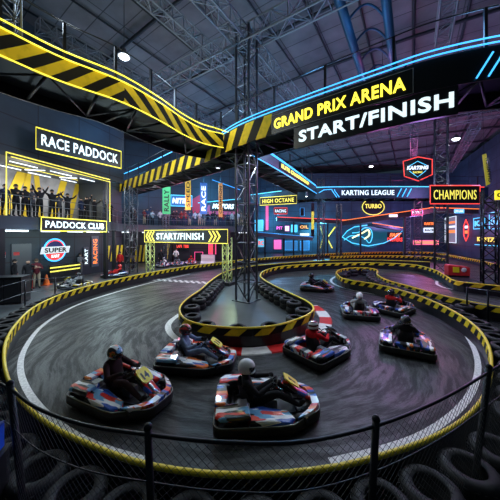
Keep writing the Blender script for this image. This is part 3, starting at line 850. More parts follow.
# ------------------------------------------------------------------ paddock building
FA, FBp = V((-12.85,8.06,0)), V((-10.2,18.,0)); fd = (FBp-FA).normalized(); fn = V((fd.y,-fd.x,0))   # fn points to the track
fac = Plane(FA, fd); FL = (FBp-FA).length
sA_ = (V((-11.8,12,0))-FA).dot(fd)
bt = thing('paddock_balcony', 'two storey paddock balcony with yellow lit edges at the left', 'balcony', (FA.x, FA.y, 0))
def fbox(x0, x1, y0, y1, z0, z1, name, m, parent=bt):     # y: metres into the building
    mb = MB(); vs = [FA+fd*x-fn*y+V((0,0,z)) for x in (x0,x1) for y in (y0,y1) for z in (z0,z1)]
    mb.add(vs, [(0,1,3,2),(4,6,7,5),(0,4,5,1),(2,3,7,6),(0,2,6,4),(1,5,7,3)]); return mb.build(name, m, parent)
navy = mat('navy_cladding', (.02,.03,.045), .45); 
RD_ = 2.75
fbox(0, FL, 0, RD_, 3.45, 4.1, 'floor_slab', navy)
fbox(0, FL+.05, -.1, RD_, 6.95, 7.15, 'canopy', navy)
fbox(FL-.12, FL, 0, .12, 4.1, 6.95, 'corner_post', steel)
fbox(0.6, .8, 0, .2, 0, 6.95, 'corner_post', steel)
for x in (3.9,): fbox(x, x+.22, .0, .22, 0, 3.45, 'support_post', blkm)
fbox(FL-.22, FL, 0, .22, 0, 3.45, 'support_post', blkm)
def fl_tube(pts, r, name, m, parent=bt):      # pts (x, y_in, z)
    return MB().tube([FA+fd*x-fn*y+V((0,0,z)) for x, y, z in pts], r, 5).build(name, m, parent)
x4 = sA_+.0
fl_tube([(x4,-.14,4.1),(x4,-.14,7.12),(FL,-.14,7.12)], .035, 'neon_strip', n_yel2)
fl_tube([(x4+.2,-.14,6.96),(FL,-.14,6.96),(FL,-.14,4.1)], .028, 'neon_strip', n_yel2)
fl_tube([(x4+.2,2.6,6.9),(FL-.1,2.6,6.9)], .03, 'neon_strip', n_yel2)
fl_tube([(x4+1.,1.4,6.92),(FL-1.2,1.4,6.92)], .022, 'neon_strip', n_yel2)
lampn = 0
for x, y, dx, dy in [(4.6,.5,1.3,0),(4.7,1.9,1.3,0),(6.0,1.6,.45,-.9),(6.6,.5,1.3,0),(6.5,2.1,1.3,0),(8.0,1.6,.45,-.9),(8.5,.5,1.1,0),(8.4,2.0,1.1,0)]:
    fl_tube([(x,y,6.88),(x+dx,y+dy,6.88)], .03, 'tube_lamp', n_tube)
for z in (5.15, 4.75, 4.4): fl_tube([(.6,.1,z),(FL,.1,z)], .018, 'hand_rail', steel)
for i in range(11): fl_tube([(.8+i*.9,.1,4.1),(.8+i*.9,.1,5.15)], .018, 'rail_post', steel)
# rear wall of the balcony with yellow slanted bars
greyw = mat('balcony_grey_wall', (.3,.31,.34), .6, noise=.3, nscale=1.5)
fbox(0, FL+.2, RD_-.2, RD_-.05, 4.1, 6.95, 'rear_wall', greyw)
ylw = mat('yellow_wall_graphic', (.8,.58,.03), .5)
backp = Plane(FA-fn*(RD_-.2), fd)
for x, sl, w_ in [(3.9,.5,.4),(5.2,1.0,.55),(6.4,.2,.35),(7.4,-.3,.3),(8.0,.8,.45),(9.2,.7,.35),(3.1,-.3,.3)]:
    poly_slab(backp, [(x,4.12),(x+w_,4.12),(x+w_+sl,6.9),(x+sl,6.9)], .0, .03, 'yellow_bar', ylw, bt)
# side wall and ground floor lamps
fbox(FL-.15, FL, .3, RD_-.2, 4.1, 6.95, 'end_wall', navy)
for x in (4.8, 6.6, 8.2, 9.6): fl_tube([(x,1.2,3.38),(x+1.1,1.2,3.38)], .05, 'tube_lamp', n_tube)
# solid navy storey above the canopy
wall('wall_left', [(FA.x-fd.x*4,FA.y-fd.y*4),(FBp.x,FBp.y),(FBp.x+fd.x*1.5,FBp.y+fd.y*1.5)], 7.16, 14.2, .25, wall_m, 'navy panelled upper wall above the paddock balcony')

pl = Plane(V((-.86*12.7,12.7,0)), V((-.52*16.4+.86*12.7,3.7,0)))
b0 = px2pl(pl, 35, 151.5); b1_ = px2pl(pl, 120, 167.5)
SW = b1_[0]
sg_ = sign('facade_sign', 'big yellow neon framed sign reading RACE PADDOCK above the balcony', 'sign', pl, 0, 7.5, SW, 8.6, 'RACE PADDOCK', n_wht, n_yel, fr=.032, pad=.1, bold=.015)
for x in (.6, SW-.6):
    q = pl.p(x, 8.2, 0); g_ = (q-FA).dot(fd); r_ = FA+fd*min(g_, FL+1.3); 
    MB().tube([q, V((r_.x, r_.y, 8.2))], .03, 5).build('bracket', blkm, sg_)
x0 = px2pl(fac, 39.5, 225); x1 = px2pl(fac, 105, 225)
sign('facade_sign', 'yellow framed sign reading PADDOCK CLUB on the balcony edge', 'sign', fac, x0[0], 3.38, x1[0], 4.12, 'PADDOCK CLUB', n_wht, n_yel, fr=.028, pad=.1, bold=.015)

gwall = Plane(V((-17.2,5,0))+V((0,0,0)), V((3.9,13.6,0)))     # ground floor wall line
def gw(px, py): return px2pl(gwall, px, py)
# round logo sign
cx_, cy_ = gw(54, 250); R_ = abs(gw(54,239)[1]-cy_)
q = gwall.p(cx_, cy_, .0); t = thing('round_logo_sign', 'round blue-rimmed logo sign with a white name banner on the paddock wall', 'sign', q)
n_ = 26; Ro = [(cx_+R_*.95*math.cos(2*PI*i/n_), cy_+R_*math.sin(2*PI*i/n_)) for i in range(n_)]
poly_slab(gwall, Ro, .02, .1, 'disc', mat('logo_blue', (.01,.02,.16), .4), t); neon(gwall, Ro, .05, 'neon_rim', n_blue, t, True, .1)
Ri = [(cx_+R_*.84*math.cos(2*PI*i/n_), cy_+R_*.86*math.sin(2*PI*i/n_)) for i in range(n_)]
neon(gwall, Ri, .03, 'inner_rim', n_red, t, True, .12)
poly_slab(gwall, [(cx_+R_*.7*math.cos(a), cy_-.05+R_*.75*math.sin(a)) for a in [PI+PI*i/12 for i in range(13)]], .1, .13, 'red_segment', mat('logo_red', (.7,.03,.03), .4, emit=(.8,.05,.05), es=.6), t)
poly_slab(gwall, [(cx_-R_*1.3,cy_-R_*.3),(cx_+R_*1.2,cy_-R_*.3),(cx_+R_*1.35,cy_+R_*.32),(cx_-R_*1.15,cy_+R_*.32)], .13, .17, 'banner', mat('logo_white', (.7,.72,.75), .4, emit=(.8,.85,.9), es=.5), t)
text_on_plane('SUPER', gwall, cx_-R_*.95, cy_-R_*.2, R_*1.95, R_*.42, signb, t, .18, bold=.03)
text_on_plane('KART', gwall, cx_-R_*.35, cy_-R_*.68, R_*.7, R_*.26, n_wht, t, .15, bold=.03)

def wall_banner(plf, px, py0, py1, wpx, base, txt, tcol, label, hang=False, k=.04, em=.5, frame=None):
    a = px2pl(plf, px-wpx/2, py1); b = px2pl(plf, px+wpx/2, py0)
    a1_ = px2pl(plf, px-wpx/2, py0); z1 = (a1_[1]+b[1])/2
    q = plf.p((a[0]+b[0])/2, a[1], k); t = thing('banner', label, 'banner', q)
    slab(plf, a[0], a[1], b[0], z1, k, k+.03, 'fabric', base, t)
    p2 = Plane(plf.p(b[0]-(b[0]-a[0])*.2, a[1]+(z1-a[1])*.1, 0), plf.u, -plf.r)
    if txt: text_on_plane(txt, p2, 0, 0, (z1-a[1])*.8, (b[0]-a[0])*.6, tcol, t, k+.035, bold=.02)
    if frame: neon(plf, [(a[0],a[1]),(b[0],a[1]),(b[0],z1),(a[0],z1)], .03, 'neon_frame', frame, t, True, k+.04)
    if hang: MB().tube([plf.p((a[0]+b[0])/2, z1, k), plf.p((a[0]+b[0])/2, 8.5 if z1 < 8.4 else z1+2, k)], .02, 4).build('hanging_cable', blkm, t)
    return t
def pm(name, col, em=.5): return mat(name, tuple(min(.85, c*1.15) for c in col), .5, emit=(col if em >= 1. else None), es=em)   # em >= 1: a lit box; else plain cloth or paint
wall_banner(gwall, 85.5, 247, 266, 5, pm('banner_dark', (.05,.06,.08), .1), 'KART', n_wht, 'dark vertical banner with pale letters on the paddock wall')
wall_banner(gwall, 94.5, 236, 267, 7, pm('banner_navy', (.08,.1,.14), .2), 'RACING', n_org, 'tall grey banner with orange letters on the paddock wall')
def haz_panel(plf, px0, py0, px1, py1, label, slant=.6, k=.03):
    a = px2pl(plf, px0, py1); b = px2pl(plf, px1, py0); q = plf.p((a[0]+b[0])/2, a[1], k)
    t = thing('hazard_panel', label, 'wall panel', q)
    slab(plf, a[0], a[1], b[0], b[1], k, k+.03, 'panel_board', signb, t)
    w_ = (b[0]-a[0]); h_ = b[1]-a[1]; n_ = 4; st = w_/n_
    for i in range(n_):
        x = a[0]+i*st-.0; ww = st*.5; sl = min(st*.5, h_*slant)
        poly_slab(plf, [(x,a[1]),(x+ww,a[1]),(min(b[0],x+ww+sl),b[1]),(min(b[0],x+sl),b[1])], k+.03, k+.05, 'yellow_stripe', pm('panel_yellow', (.85,.62,.03), .8), t)
haz_panel(gwall, 105, 245, 122.5, 262, 'hazard striped panel on the paddock wall beside the orange lettered banner')
# long yellow striped counter rail behind parked kart
pl = Plane(gwall.p(0,0,.9), gwall.r)
a = px2pl(pl, 50, 270); b = px2pl(pl, 80, 268)
t = thing('pit_barrier', 'low black pit barrier with two yellow stripes behind the parked yellow kart', 'barrier', pl.p(a[0],0,0))
slab(pl, a[0], 0, b[0], 1.15, -.1, 0, 'board', signb, t)
slab(pl, a[0], .95, b[0], 1.03, 0, .02, 'yellow_stripe', n_yel2, t); slab(pl, a[0], .7, b[0], .78, 0, .02, 'yellow_stripe', n_yel2, t)
# doors / small red signs on the wall
for i, (px, lb) in enumerate([(2,'small red and white notice at the left edge of the paddock wall'),(16,'small red and white notice on the paddock wall left of the round logo')]):
    a = gw(px-3, 258.5); b = gw(px+3, 252); t = thing('wall_notice', lb, 'notice', gwall.p(a[0], a[1], 0))
    slab(gwall, a[0], a[1], b[0], b[1], .0, .04, 'notice_board', n_wht if False else pm('notice_white', (.6,.6,.6), .3), t)
    slab(gwall, a[0], (a[1]+b[1])/2, b[0], b[1], .04, .05, 'red_half', pm('notice_red', (.7,.04,.04), .6), t)
a = gw(11, 281); b = gw(31, 244)
d1 = slab(gwall, a[0], 0, b[0], 2.6, .0, .05, 'door_1', mat('door_grey', (.07,.08,.095), .4), None); struct(d1, 'dark grey double door in the paddock wall', 'door')

# ------------------------------------------------------------------ mezzanine
mz = smooth([V((x,y,0)) for x, y in [(-10.2,18.1),(-11.2,21.5),(-10.6,24.8),(-8.,26.8),(-4,28.2),(.3,29)]], .5)
t = thing('mezzanine', 'long dark mezzanine deck with railing behind the small gantry', 'mezzanine', (mz[0].x,mz[0].y,0))
MB().sweep(mz, [(0,3.5),(3.,3.5),(3.,4.15),(0,4.15)]).build('floor_slab', mat('mezz_edge', (.035,.045,.06), .4), t)
for z in (5.2, 4.7): MB().tube([p+V((0,0,z)) for p in mz], .02, 5).build('hand_rail', steel, t)
for i in range(0, len(mz), 3): MB().tube([mz[i]+V((0,0,4.15)), mz[i]+V((0,0,5.2))], .02, 4).build('rail_post', steel, t)
for i in range(2, len(mz), 9): MB().box((mz[i].x,mz[i].y+.3,1.75), (.22,.22,3.5)).build('support_post', blkm, t)
mzt = t
for i in range(3, len(mz)-2, 4):
    p = offset(mz, 1.2)[i]; q = offset(mz, 1.2)[i+2]
    MB().tube([p+V((0,0,3.42)), q+V((0,0,3.42))], .05, 5).build('tube_lamp', n_tube, t)
w1, W1 = plane_px(120, 26.2, 165, 28.0); 
mwall = Plane(V((-14.2,27,0)), V((4.7,2.8,0))); mw2 = Plane(V((-9.5,29.8,0)), V((10,2.7,0)))
haz_panel(mwall, 130, 245, 146, 262, 'hazard striped panel on the wall under the mezzanine left of the gantry', k=.05)
haz_panel(mw2, 152, 244, 170, 259, 'hazard striped panel on the wall behind the gantry pylon', k=.05)
# graffiti wall shapes in red and pink
redg = pm('graphic_red', (.5,.02,.05), .5); pkg = pm('graphic_pink', (.6,.1,.2), .5)
for nm, pts, m_, lb in [('a', [(138,205),(158,190),(158,213),(134,216)], redg, 'red slanted wall graphic behind the spectators beside the green banner'),
                    ('b', [(191,200),(203,193),(203,212),(193,214)], redg, 'red wall graphic to the right of the yellow banner'),
                    ('c', [(208,205),(238,203),(238,214),(205,216)], pkg, 'pink lit wall graphic behind the spectators at the right end of the mezzanine')]:
    P = [px2pl(mw2, x, y) for x, y in pts]; q = mw2.p(*P[0]); t = thing('wall_graphic', lb, 'wall graphic', q)
    poly_slab(mw2, P, .03, .06, 'painted_panel', m_, t)
hang = Plane(V((-12,24.2,0)), V((10,3.,0)))
def hb(px, y0, y1, w_, m_, txt, tcol, label): return wall_banner(hang, px, y0, y1, w_, m_, txt, tcol, label, hang=True)
hb(166.5,187,214,8, pm('banner_green', (.08,.6,.22), .6), 'RALLY', signb, 'green hanging banner with dark letters over the mezzanine')
hb(188,179,210,5.5, pm('banner_yellow', (.75,.5,.05), .5), 'SPEED', signb, 'yellow hanging banner over the mezzanine')
hb(203.5,183,214,7, pm('banner_blue', (.05,.2,.6), .6), 'RACE', n_wht, 'blue hanging banner fading to pink over the mezzanine')
hb(220.5,183,217,4, pm('banner_orange', (.75,.35,.1), .5), 'CHAMPION', signb, 'narrow orange hanging banner over the mezzanine')
P0 = px2pl(mw2, 171, 206); P1 = px2pl(mw2, 192, 196)
t = sign('wall_sign', 'white framed NITRO sign glowing blue between the green and yellow banners', 'sign', mw2, P0[0], P0[1], P1[0], P1[1], 'NITRO', n_wht, n_cyan, fr=.05, pad=.12, bold=.05, shear=.15, panel=mat('sign_blue', (.02,.1,.25), .4, emit=(.03,.2,.5), es=.5))
P0 = px2pl(mw2, 210, 211); P1 = px2pl(mw2, 236, 202)
sign('wall_sign', 'dark wall sign with slanted white lettering left of the tall tower', 'sign', mw2, P0[0], P0[1], P1[0], P1[1], 'MOTORS', n_wht, None, bold=.05, shear=.3)
for px0, px1, py0, py1, m_ in [(198,240,203,199,n_cyan),(212,240,180,190,n_blue2),(160,188,188,176,n_blue)]:
    P = [px2pl(mw2, px0, py0), px2pl(mw2, px1, py1)]
    mb = MB(); mb.tube([mw2.p(P[0][0],P[0][1],.1), mw2.p(P[1][0],P[1][1],.1)], .05, 5)
    tag(mb.build('neon_tube', m_), {203:'cyan neon tube on the wall above the pink graphic', 180:'faint blue neon tube high behind the orange banner', 188:'bright blue neon tube high behind the main bridge at the left'}[py0], 'neon tube')

# ------------------------------------------------------------------ far wall and right wall signs
fw = Plane(V((-.5,45.95,0)), V((1,0,0)))
def fwp(x, y): return px2pl(fw, x, y)
def neon_px(plf, pts, r, m_, t, closed=False, name='neon_line', k=.12, sm=False):
    P = [px2pl(plf, x, y) for x, y in pts]
    if sm:
        P = [(p.x, p.y) for p in smooth([V((a,b,0)) for a, b in P], .3, closed)]
    return neon(plf, P, r, name, m_, t, closed, k)
def wsign(plf, px0, py0, px1, py1, txt, tm_, fm_, label, panel=None, shear=0., name='wall_sign', fr=.07):
    a = px2pl(plf, px0, py1); b = px2pl(plf, px1, py0)
    z1 = b[1]; return sign(name, label, 'sign', plf, a[0], a[1], b[0], z1, txt, tm_, fm_, panel=panel, fr=fr, pad=.16, bold=.05, shear=shear)
t = thing('neon_wall_art', 'large blue neon eye-shaped outline with a pale helmet swirl on the far wall', 'neon art', fw.p(*fwp(370,236)))
poly_slab(fw, [fwp(x,y) for x, y in [(342,237),(355,225),(376,222),(396,226),(403,231),(390,241),(372,248),(355,246)]], .02, .06, 'backing_panel', mat('art_teal', (.01,.08,.12), .4, emit=(.01,.16,.26), es=.35), t)
neon_px(fw, [(342,237),(347,231),(354,227),(376,224),(402,231),(394,238),(384,243),(368,246),(352,243)], .09, n_cyan, t, True)
neon_px(fw, [(344,240),(350,236),(358,236),(364,238),(369,243),(372,236),(370,229),(364,228),(359,232),(352,233)], .08, n_cyan, t, sm=True)
neon_px(fw, [(352,238),(362,233),(368,230),(369,235),(364,239)], .14, mat('neon_pale_yellow', (.9,.9,.6), .4, emit=(.9,.85,.4), es=1.6), t, sm=True)
t = thing('neon_wall_art', 'yellow neon double-K arrow shape on the far wall', 'neon art', fw.p(*fwp(328,238)))
neon_px(fw, [(335,227),(327,238),(332,248)], .12, n_yel2, t); neon_px(fw, [(320,226),(323,237),(320,248)], .09, mat('neon_dim_yellow', (.5,.4,.1), .4, emit=(.6,.45,.08), es=.8), t)
t = thing('round_badge_sign', 'round yellow neon badge with lettering above the blue neon art', 'sign', fw.p(*fwp(373,207)))
C_ = fwp(373,207); rr_ = (fwp(384,207)[0]-C_[0])
ov = [(C_[0]+rr_*math.cos(2*PI*i/20), C_[1]+rr_*.72*math.sin(2*PI*i/20)) for i in range(20)]
poly_slab(fw, ov, .02, .08, 'disc', signb, t); neon(fw, ov, .08, 'neon_rim', n_yel2, t, True, .12)
text_on_plane('TURBO', fw, C_[0]-rr_*.75, C_[1]-.25, rr_*1.5, .8, n_yel2, t, .12, bold=.03)
t = wsign(fw, 387,232,402,242, None, None, None, 'red glowing two line lettering sign low on the far wall')
P = fwp(389,237); Q = fwp(401,233); text_on_plane('FAST', fw, P[0], P[1], Q[0]-P[0], Q[1]-P[1], n_org, t, .13, bold=.06, shear=.3)
P = fwp(387,241.5); Q = fwp(402,237.5); text_on_plane('DRIVERS', fw, P[0], P[1], Q[0]-P[0], Q[1]-P[1], n_red, t, .13, bold=.03)
midp = Plane(V((10,36,0)), V((1,0,0)))
wsign(fw, 423,221,434,226.3, 'KARTS', n_org, None, 'orange lettered sign on the far wall behind the slim tower')
wsign(fw, 423.5,228,434,232.3, 'RACE', signb, n_wht, 'white lit sign below the orange lettered sign', panel=mat('lit_panel', (.6,.7,.8), .4, emit=(.6,.8,.9), es=1.), fr=.04)
wsign(fw, 413,240.5,438,244.5, None, None, n_pink, 'long low pink framed light box on the far wall', panel=mat('lit_orange_panel', (.8,.4,.2), .4, emit=(.9,.35,.2), es=.8), fr=.06)
rw = Plane(V((35.9,45.9,0)), V((-14.,-31.,0)))
wsign(rw, 446,216,457,242, None, None, n_wht, 'tall lit poster with orange and white bands near the far right corner', panel=mat('poster_grey', (.2,.2,.25), .4, emit=(.25,.25,.3), es=.5), fr=.05)
P = px2pl(rw, 451.5, 233)
for (y0, y1, mm, nm) in [(221,224,n_org,'a'),(230,233,n_org,'b'),(226,228,n_wht,'c')]:
    a = px2pl(rw, 447.5, y1); b = px2pl(rw, 456, y0); t = children([o for o in COL.objects if o.name.startswith('wall_sign') and o.parent is None][-1]); 
    slab(rw, a[0], a[1], b[0], max(b[1],a[1]+.3), .12, .15, 'colour_band', mm, [o for o in COL.objects if o.name.startswith('wall_sign') and o.parent is None][-1])
t = thing('neon_wall_art', 'narrow pointed red neon oval with white bars on the right wall', 'neon art', rw.p(*px2pl(rw, 467, 230)))
neon_px(rw, [(467,219.5),(469.5,226),(469.5,235),(467,241),(464.8,235),(464.8,226)], .07, n_red, t, True, 'neon_rim')
for y in (227, 232): 
    a = px2pl(rw, 465.6, y+1.4); b = px2pl(rw, 468.8, y-1.4); slab(rw, a[0], a[1], b[0], b[1], .06, .1, 'lit_bar', n_wht if y == 227 else n_org, t)
wsign(rw, 475,217,486,229, 'KS', n_cyan, n_cyan, 'cyan framed square sign on the right wall left of the dark tower', fr=.06)
wsign(rw, 491,211,503,229, 'GP', n_cyan, n_cyan, 'large cyan framed sign at the right edge beyond the dark tower', fr=.06)
wsign(rw, 477,235,498,243, 'KARTZ', n_yel2, None, 'wide sign with yellow block letters low on the right wall')
t = thing('neon_tube', 'blue light line under the yellow block letters on the right wall', 'neon tube', rw.p(*px2pl(rw, 477, 245))); neon_px(rw, [(476,244.6),(500,246)], .05, n_cyan, t)
# leaning yellow banner and yellow box near the right tower
pl = Plane(V(((485-250)/F*18,18,0)), V((1,-.5,0)))
a = [px2pl(pl, x, y) for x, y in [(482,155),(486,153.5),(490,184),(486,186)]]
t = thing('banner', 'narrow leaning yellow banner above the dark right tower', 'banner', pl.p(*a[3]))
poly_slab(pl, a, 0, .05, 'fabric', pm('banner_bright_yellow', (.85,.65,.04), .6), t)
p2 = Plane(pl.p(a[3][0]+.12, a[3][1]+.25, 0), (pl.p(*a[0])-pl.p(*a[3])), -(pl.r)); text_on_plane('CHAMPION', p2, 0, -.2, 1.75, .2, signb, t, .06, bold=.025)
MB().tube([pl.p((a[0][0]+a[1][0])/2, a[0][1], .0), pl.p((a[0][0]+a[1][0])/2-.1, 13.5, 0)], .015, 4).build('hanging_cable', blkm, t)
pl = Plane(V(((495-250)/F*15,15,0)), V((1,-.4,0)))
a = px2pl(pl, 494.5, 200); b = px2pl(pl, 512, 190)
sign('hanging_sign', 'yellow light box at the right edge beside the dark tower', 'sign', pl, a[0], a[1], b[0], b[1], 'GO', signb, None, panel=pm('box_yellow', (.9,.72,.03), 1.), bold=.025)
MB().tube([pl.p((a[0]+b[0])/2, b[1], .05), pl.p((a[0]+b[0])/2, 13, .05)], .02, 4).build('hanging_cable', blkm, [o for o in COL.objects if o.name.startswith('hanging_sign') and o.parent is None][-1])

# second level gallery beams with light strips in the distance
def beam(p0, p1, D0, D1, hpx, m_, nm_, label, strip='top', posts=0):
    a = U(p0[0], p0[1], D0); b = U(p1[0], p1[1], D1); h_ = hpx*D0/F
    P = [V((a.x,a.y,0)), V((b.x,b.y,0))]
    t = thing('gallery_beam', label, 'beam', (a.x, a.y, a.z-h_)); d = (P[1]-P[0]).normalized(); nn = V((-d.y,d.x,0))
    mb = MB(); vs = []
    for q, z in ((P[0],a.z),(P[1],b.z)):
        for k, zz in ((0,z),(1.2,z),(1.2,z-h_),(0,z-h_)): vs.append(q+nn*k+V((0,0,zz)))
    mb.add(vs, [(0,1,2,3),(7,6,5,4),(0,4,5,1),(1,5,6,2),(2,6,7,3),(3,7,4,0)]); mb.build('beam_body', m_, t)
    MB().tube([V((a.x,a.y,a.z))-nn*.05, V((b.x,b.y,b.z))-nn*.05], .05, 5).build('neon_strip', nm_, t)
    for i in range(posts):
        f_ = (i+.5)/posts; q = P[0].lerp(P[1], f_); z_ = a.z+(b.z-a.z)*f_
        MB().box((q.x+nn.x*.6,q.y+nn.y*.6,(z_-h_)/2), (.22,.22,z_-h_)).build('support_post', dsteel, t)
    return t
dk = mat('gallery_dark', (.02,.025,.04), .45)
beam((340,221),(430,208), 37, 33, 5, dk, n_org, 'dark gallery beam edged in orange light behind the yellow badge', posts=2)
beam((430,207.5),(479,209), 33, 31, 4.5, dk, n_org, 'dark gallery beam edged in orange light under the red framed sign')
beam((277,217),(346,220), 38, 38, 4, dk, n_red, 'gallery beam edged in red light left of the blue neon art', posts=2)
beam((372,223),(404,228), 41, 42, 3, dk, n_org, 'short gallery beam with orange light low on the far wall')
beam((256,232),(313,237), 35, 36, 4, mat('gallery_grey', (.14,.15,.18), .4), n_blue2, 'grey gallery deck beyond the tall tower', posts=3)
for px0,py0,px1,py1,D,txt,tm_,fm_,pn,lb in [
   (274,208,287,214,37,'RACING',n_wht,n_red,None,'red framed lit sign with white letters beyond the tall tower'),
   (300,208,304,216,40,None,None,n_blue2,None,'small blue framed panel high beyond the tall tower'),
   (311,203,314,238,38,'KARTING',n_yel2,None,None,'thin vertical lit yellow banner near the slim bridge tower'),
   (255,220,263,231,42,None,None,n_cyan,'b','pale cyan light box just right of the tall tower'),
   (266,206,268,230,40,None,None,n_pink,'p','narrow vertical pink light bar right of the tall tower'),
   (276,225,283,231,44,'PIT',n_pink,None,None,'dim pink lettered sign beyond the tall tower'),
   (285,226,289,231,44,None,None,n_pink,'w','small white light box with pink rim beyond the tall tower'),
   (291,225,297,232,44,None,None,n_cyan,'b','small cyan light box beyond the tall tower'),
   (299,224,309,230,44,'OIL',n_org,None,None,'orange lettered sign beyond the tall tower'),
   (300,233.5,309,235.5,40,None,None,n_wht,'w','thin white light strip over the far gallery'),
   (258,239,264,247,42,'RC',n_red,None,'b','small red and cyan poster under the far gallery'),
   (274,240,281,249,43,None,None,n_pink,'p','pink lit shop opening under the far gallery'),
   (285,241,297,250,43.5,None,None,n_blue2,'d','dim blue lit shop opening under the far gallery'),
   (300,241,309,250,43.6,None,None,n_blue2,'d','second dim blue lit shop opening under the far gallery, right of the first'),
   (411,210,422,215,32.5,'NITRO',n_wht,n_pink,None,'pink framed sign with white letters on the orange edged gallery'),
   (389,214.5,397,217,34,'KART',n_wht,None,'w','small pale sign on the orange edged gallery'),
   (454,209.5,463,213,30.8,'PIT LANE',n_wht,n_blue,'b','small blue lit sign below the red framed sign'),
   (176,243.5,190,249,29.5,'LAPS  TIME',n_red,None,None,'dark board with red and white lettering under the small gantry sign'),
   (195,252,203,262,30.5,None,None,n_pink,None,'small pink framed poster under the mezzanine'),
   (209,244,216,254,30.5,'P',n_red,n_pink,'r','bright red lit poster under the mezzanine left of the gantry pylon'),
   ]:
    pn_ = {None: None, 'b': mat('lit_cyan_dim', (.1,.4,.5), .4, emit=(.15,.55,.7), es=.7), 'p': mat('lit_pink_dim', (.5,.1,.3), .4, emit=(.9,.15,.4), es=.9),
           'w': mat('lit_white_dim', (.6,.6,.7), .4, emit=(.75,.85,1), es=1.), 'd': mat('lit_blue_dim', (.03,.1,.2), .4, emit=(.03,.15,.3), es=.8), 'r': mat('lit_red_dim', (.6,.05,.1), .4, emit=(.9,.05,.12), es=1.)}[pn]
    pl = Plane(V(((px0-250)/F*D, D, 0)), V((1,0,0))); k_ = D/F
    s_ = sign('wall_sign', lb, 'sign', pl, 0, H+(HY-py1)*k_, (px1-px0)*k_, H+(HY-py0)*k_, txt, tm_, fm_, panel=pn_, fr=.04, bold=.02)
    if px0 > 250 and D < 45.5: MB().tube([(s_.location.x, D, s_.location.z+.2), (s_.location.x, 46, s_.location.z+.2)], .04, 4).build('bracket', dsteel, s_)

# ------------------------------------------------------------------ hanging lamps
def highbay(px, py, D, label, r=.28):
    c = U(px, py, D) if px is not None else V(py); t = thing('high_bay_lamp', label, 'lamp', c)
    MB().lathe([(.06,.42),(.09,.4),(.12,.25),(r,.05),(r+.02,0),(r-.02,.02),(.1,.2)], n=20, c=c).build('lamp_shade', steel, t)
    MB().ball(c+V((0,0,.0)), r*.82, 16, 8, sc=(1,1,.45)).build('diffuser', lampm, t)
    MB().tube([c+V((0,0,.4)), V((c.x,c.y,roof_z(((c-CEN).dot(V_AX)))-.1))], .015, 5).build('cable', blkm, t)
    point(c-V((0,0,.35)), (.85,.93,1), 110, .2)
highbay(124, 57, 12.4, 'lit white high bay lamp hanging over the left walkway')
highbay(456, 139, 21, 'lit white high bay lamp below the main bridge at the right', .32)
highbay(306.5, 196.5, 22, 'tiny lit lamp under the blue walkway', .08)
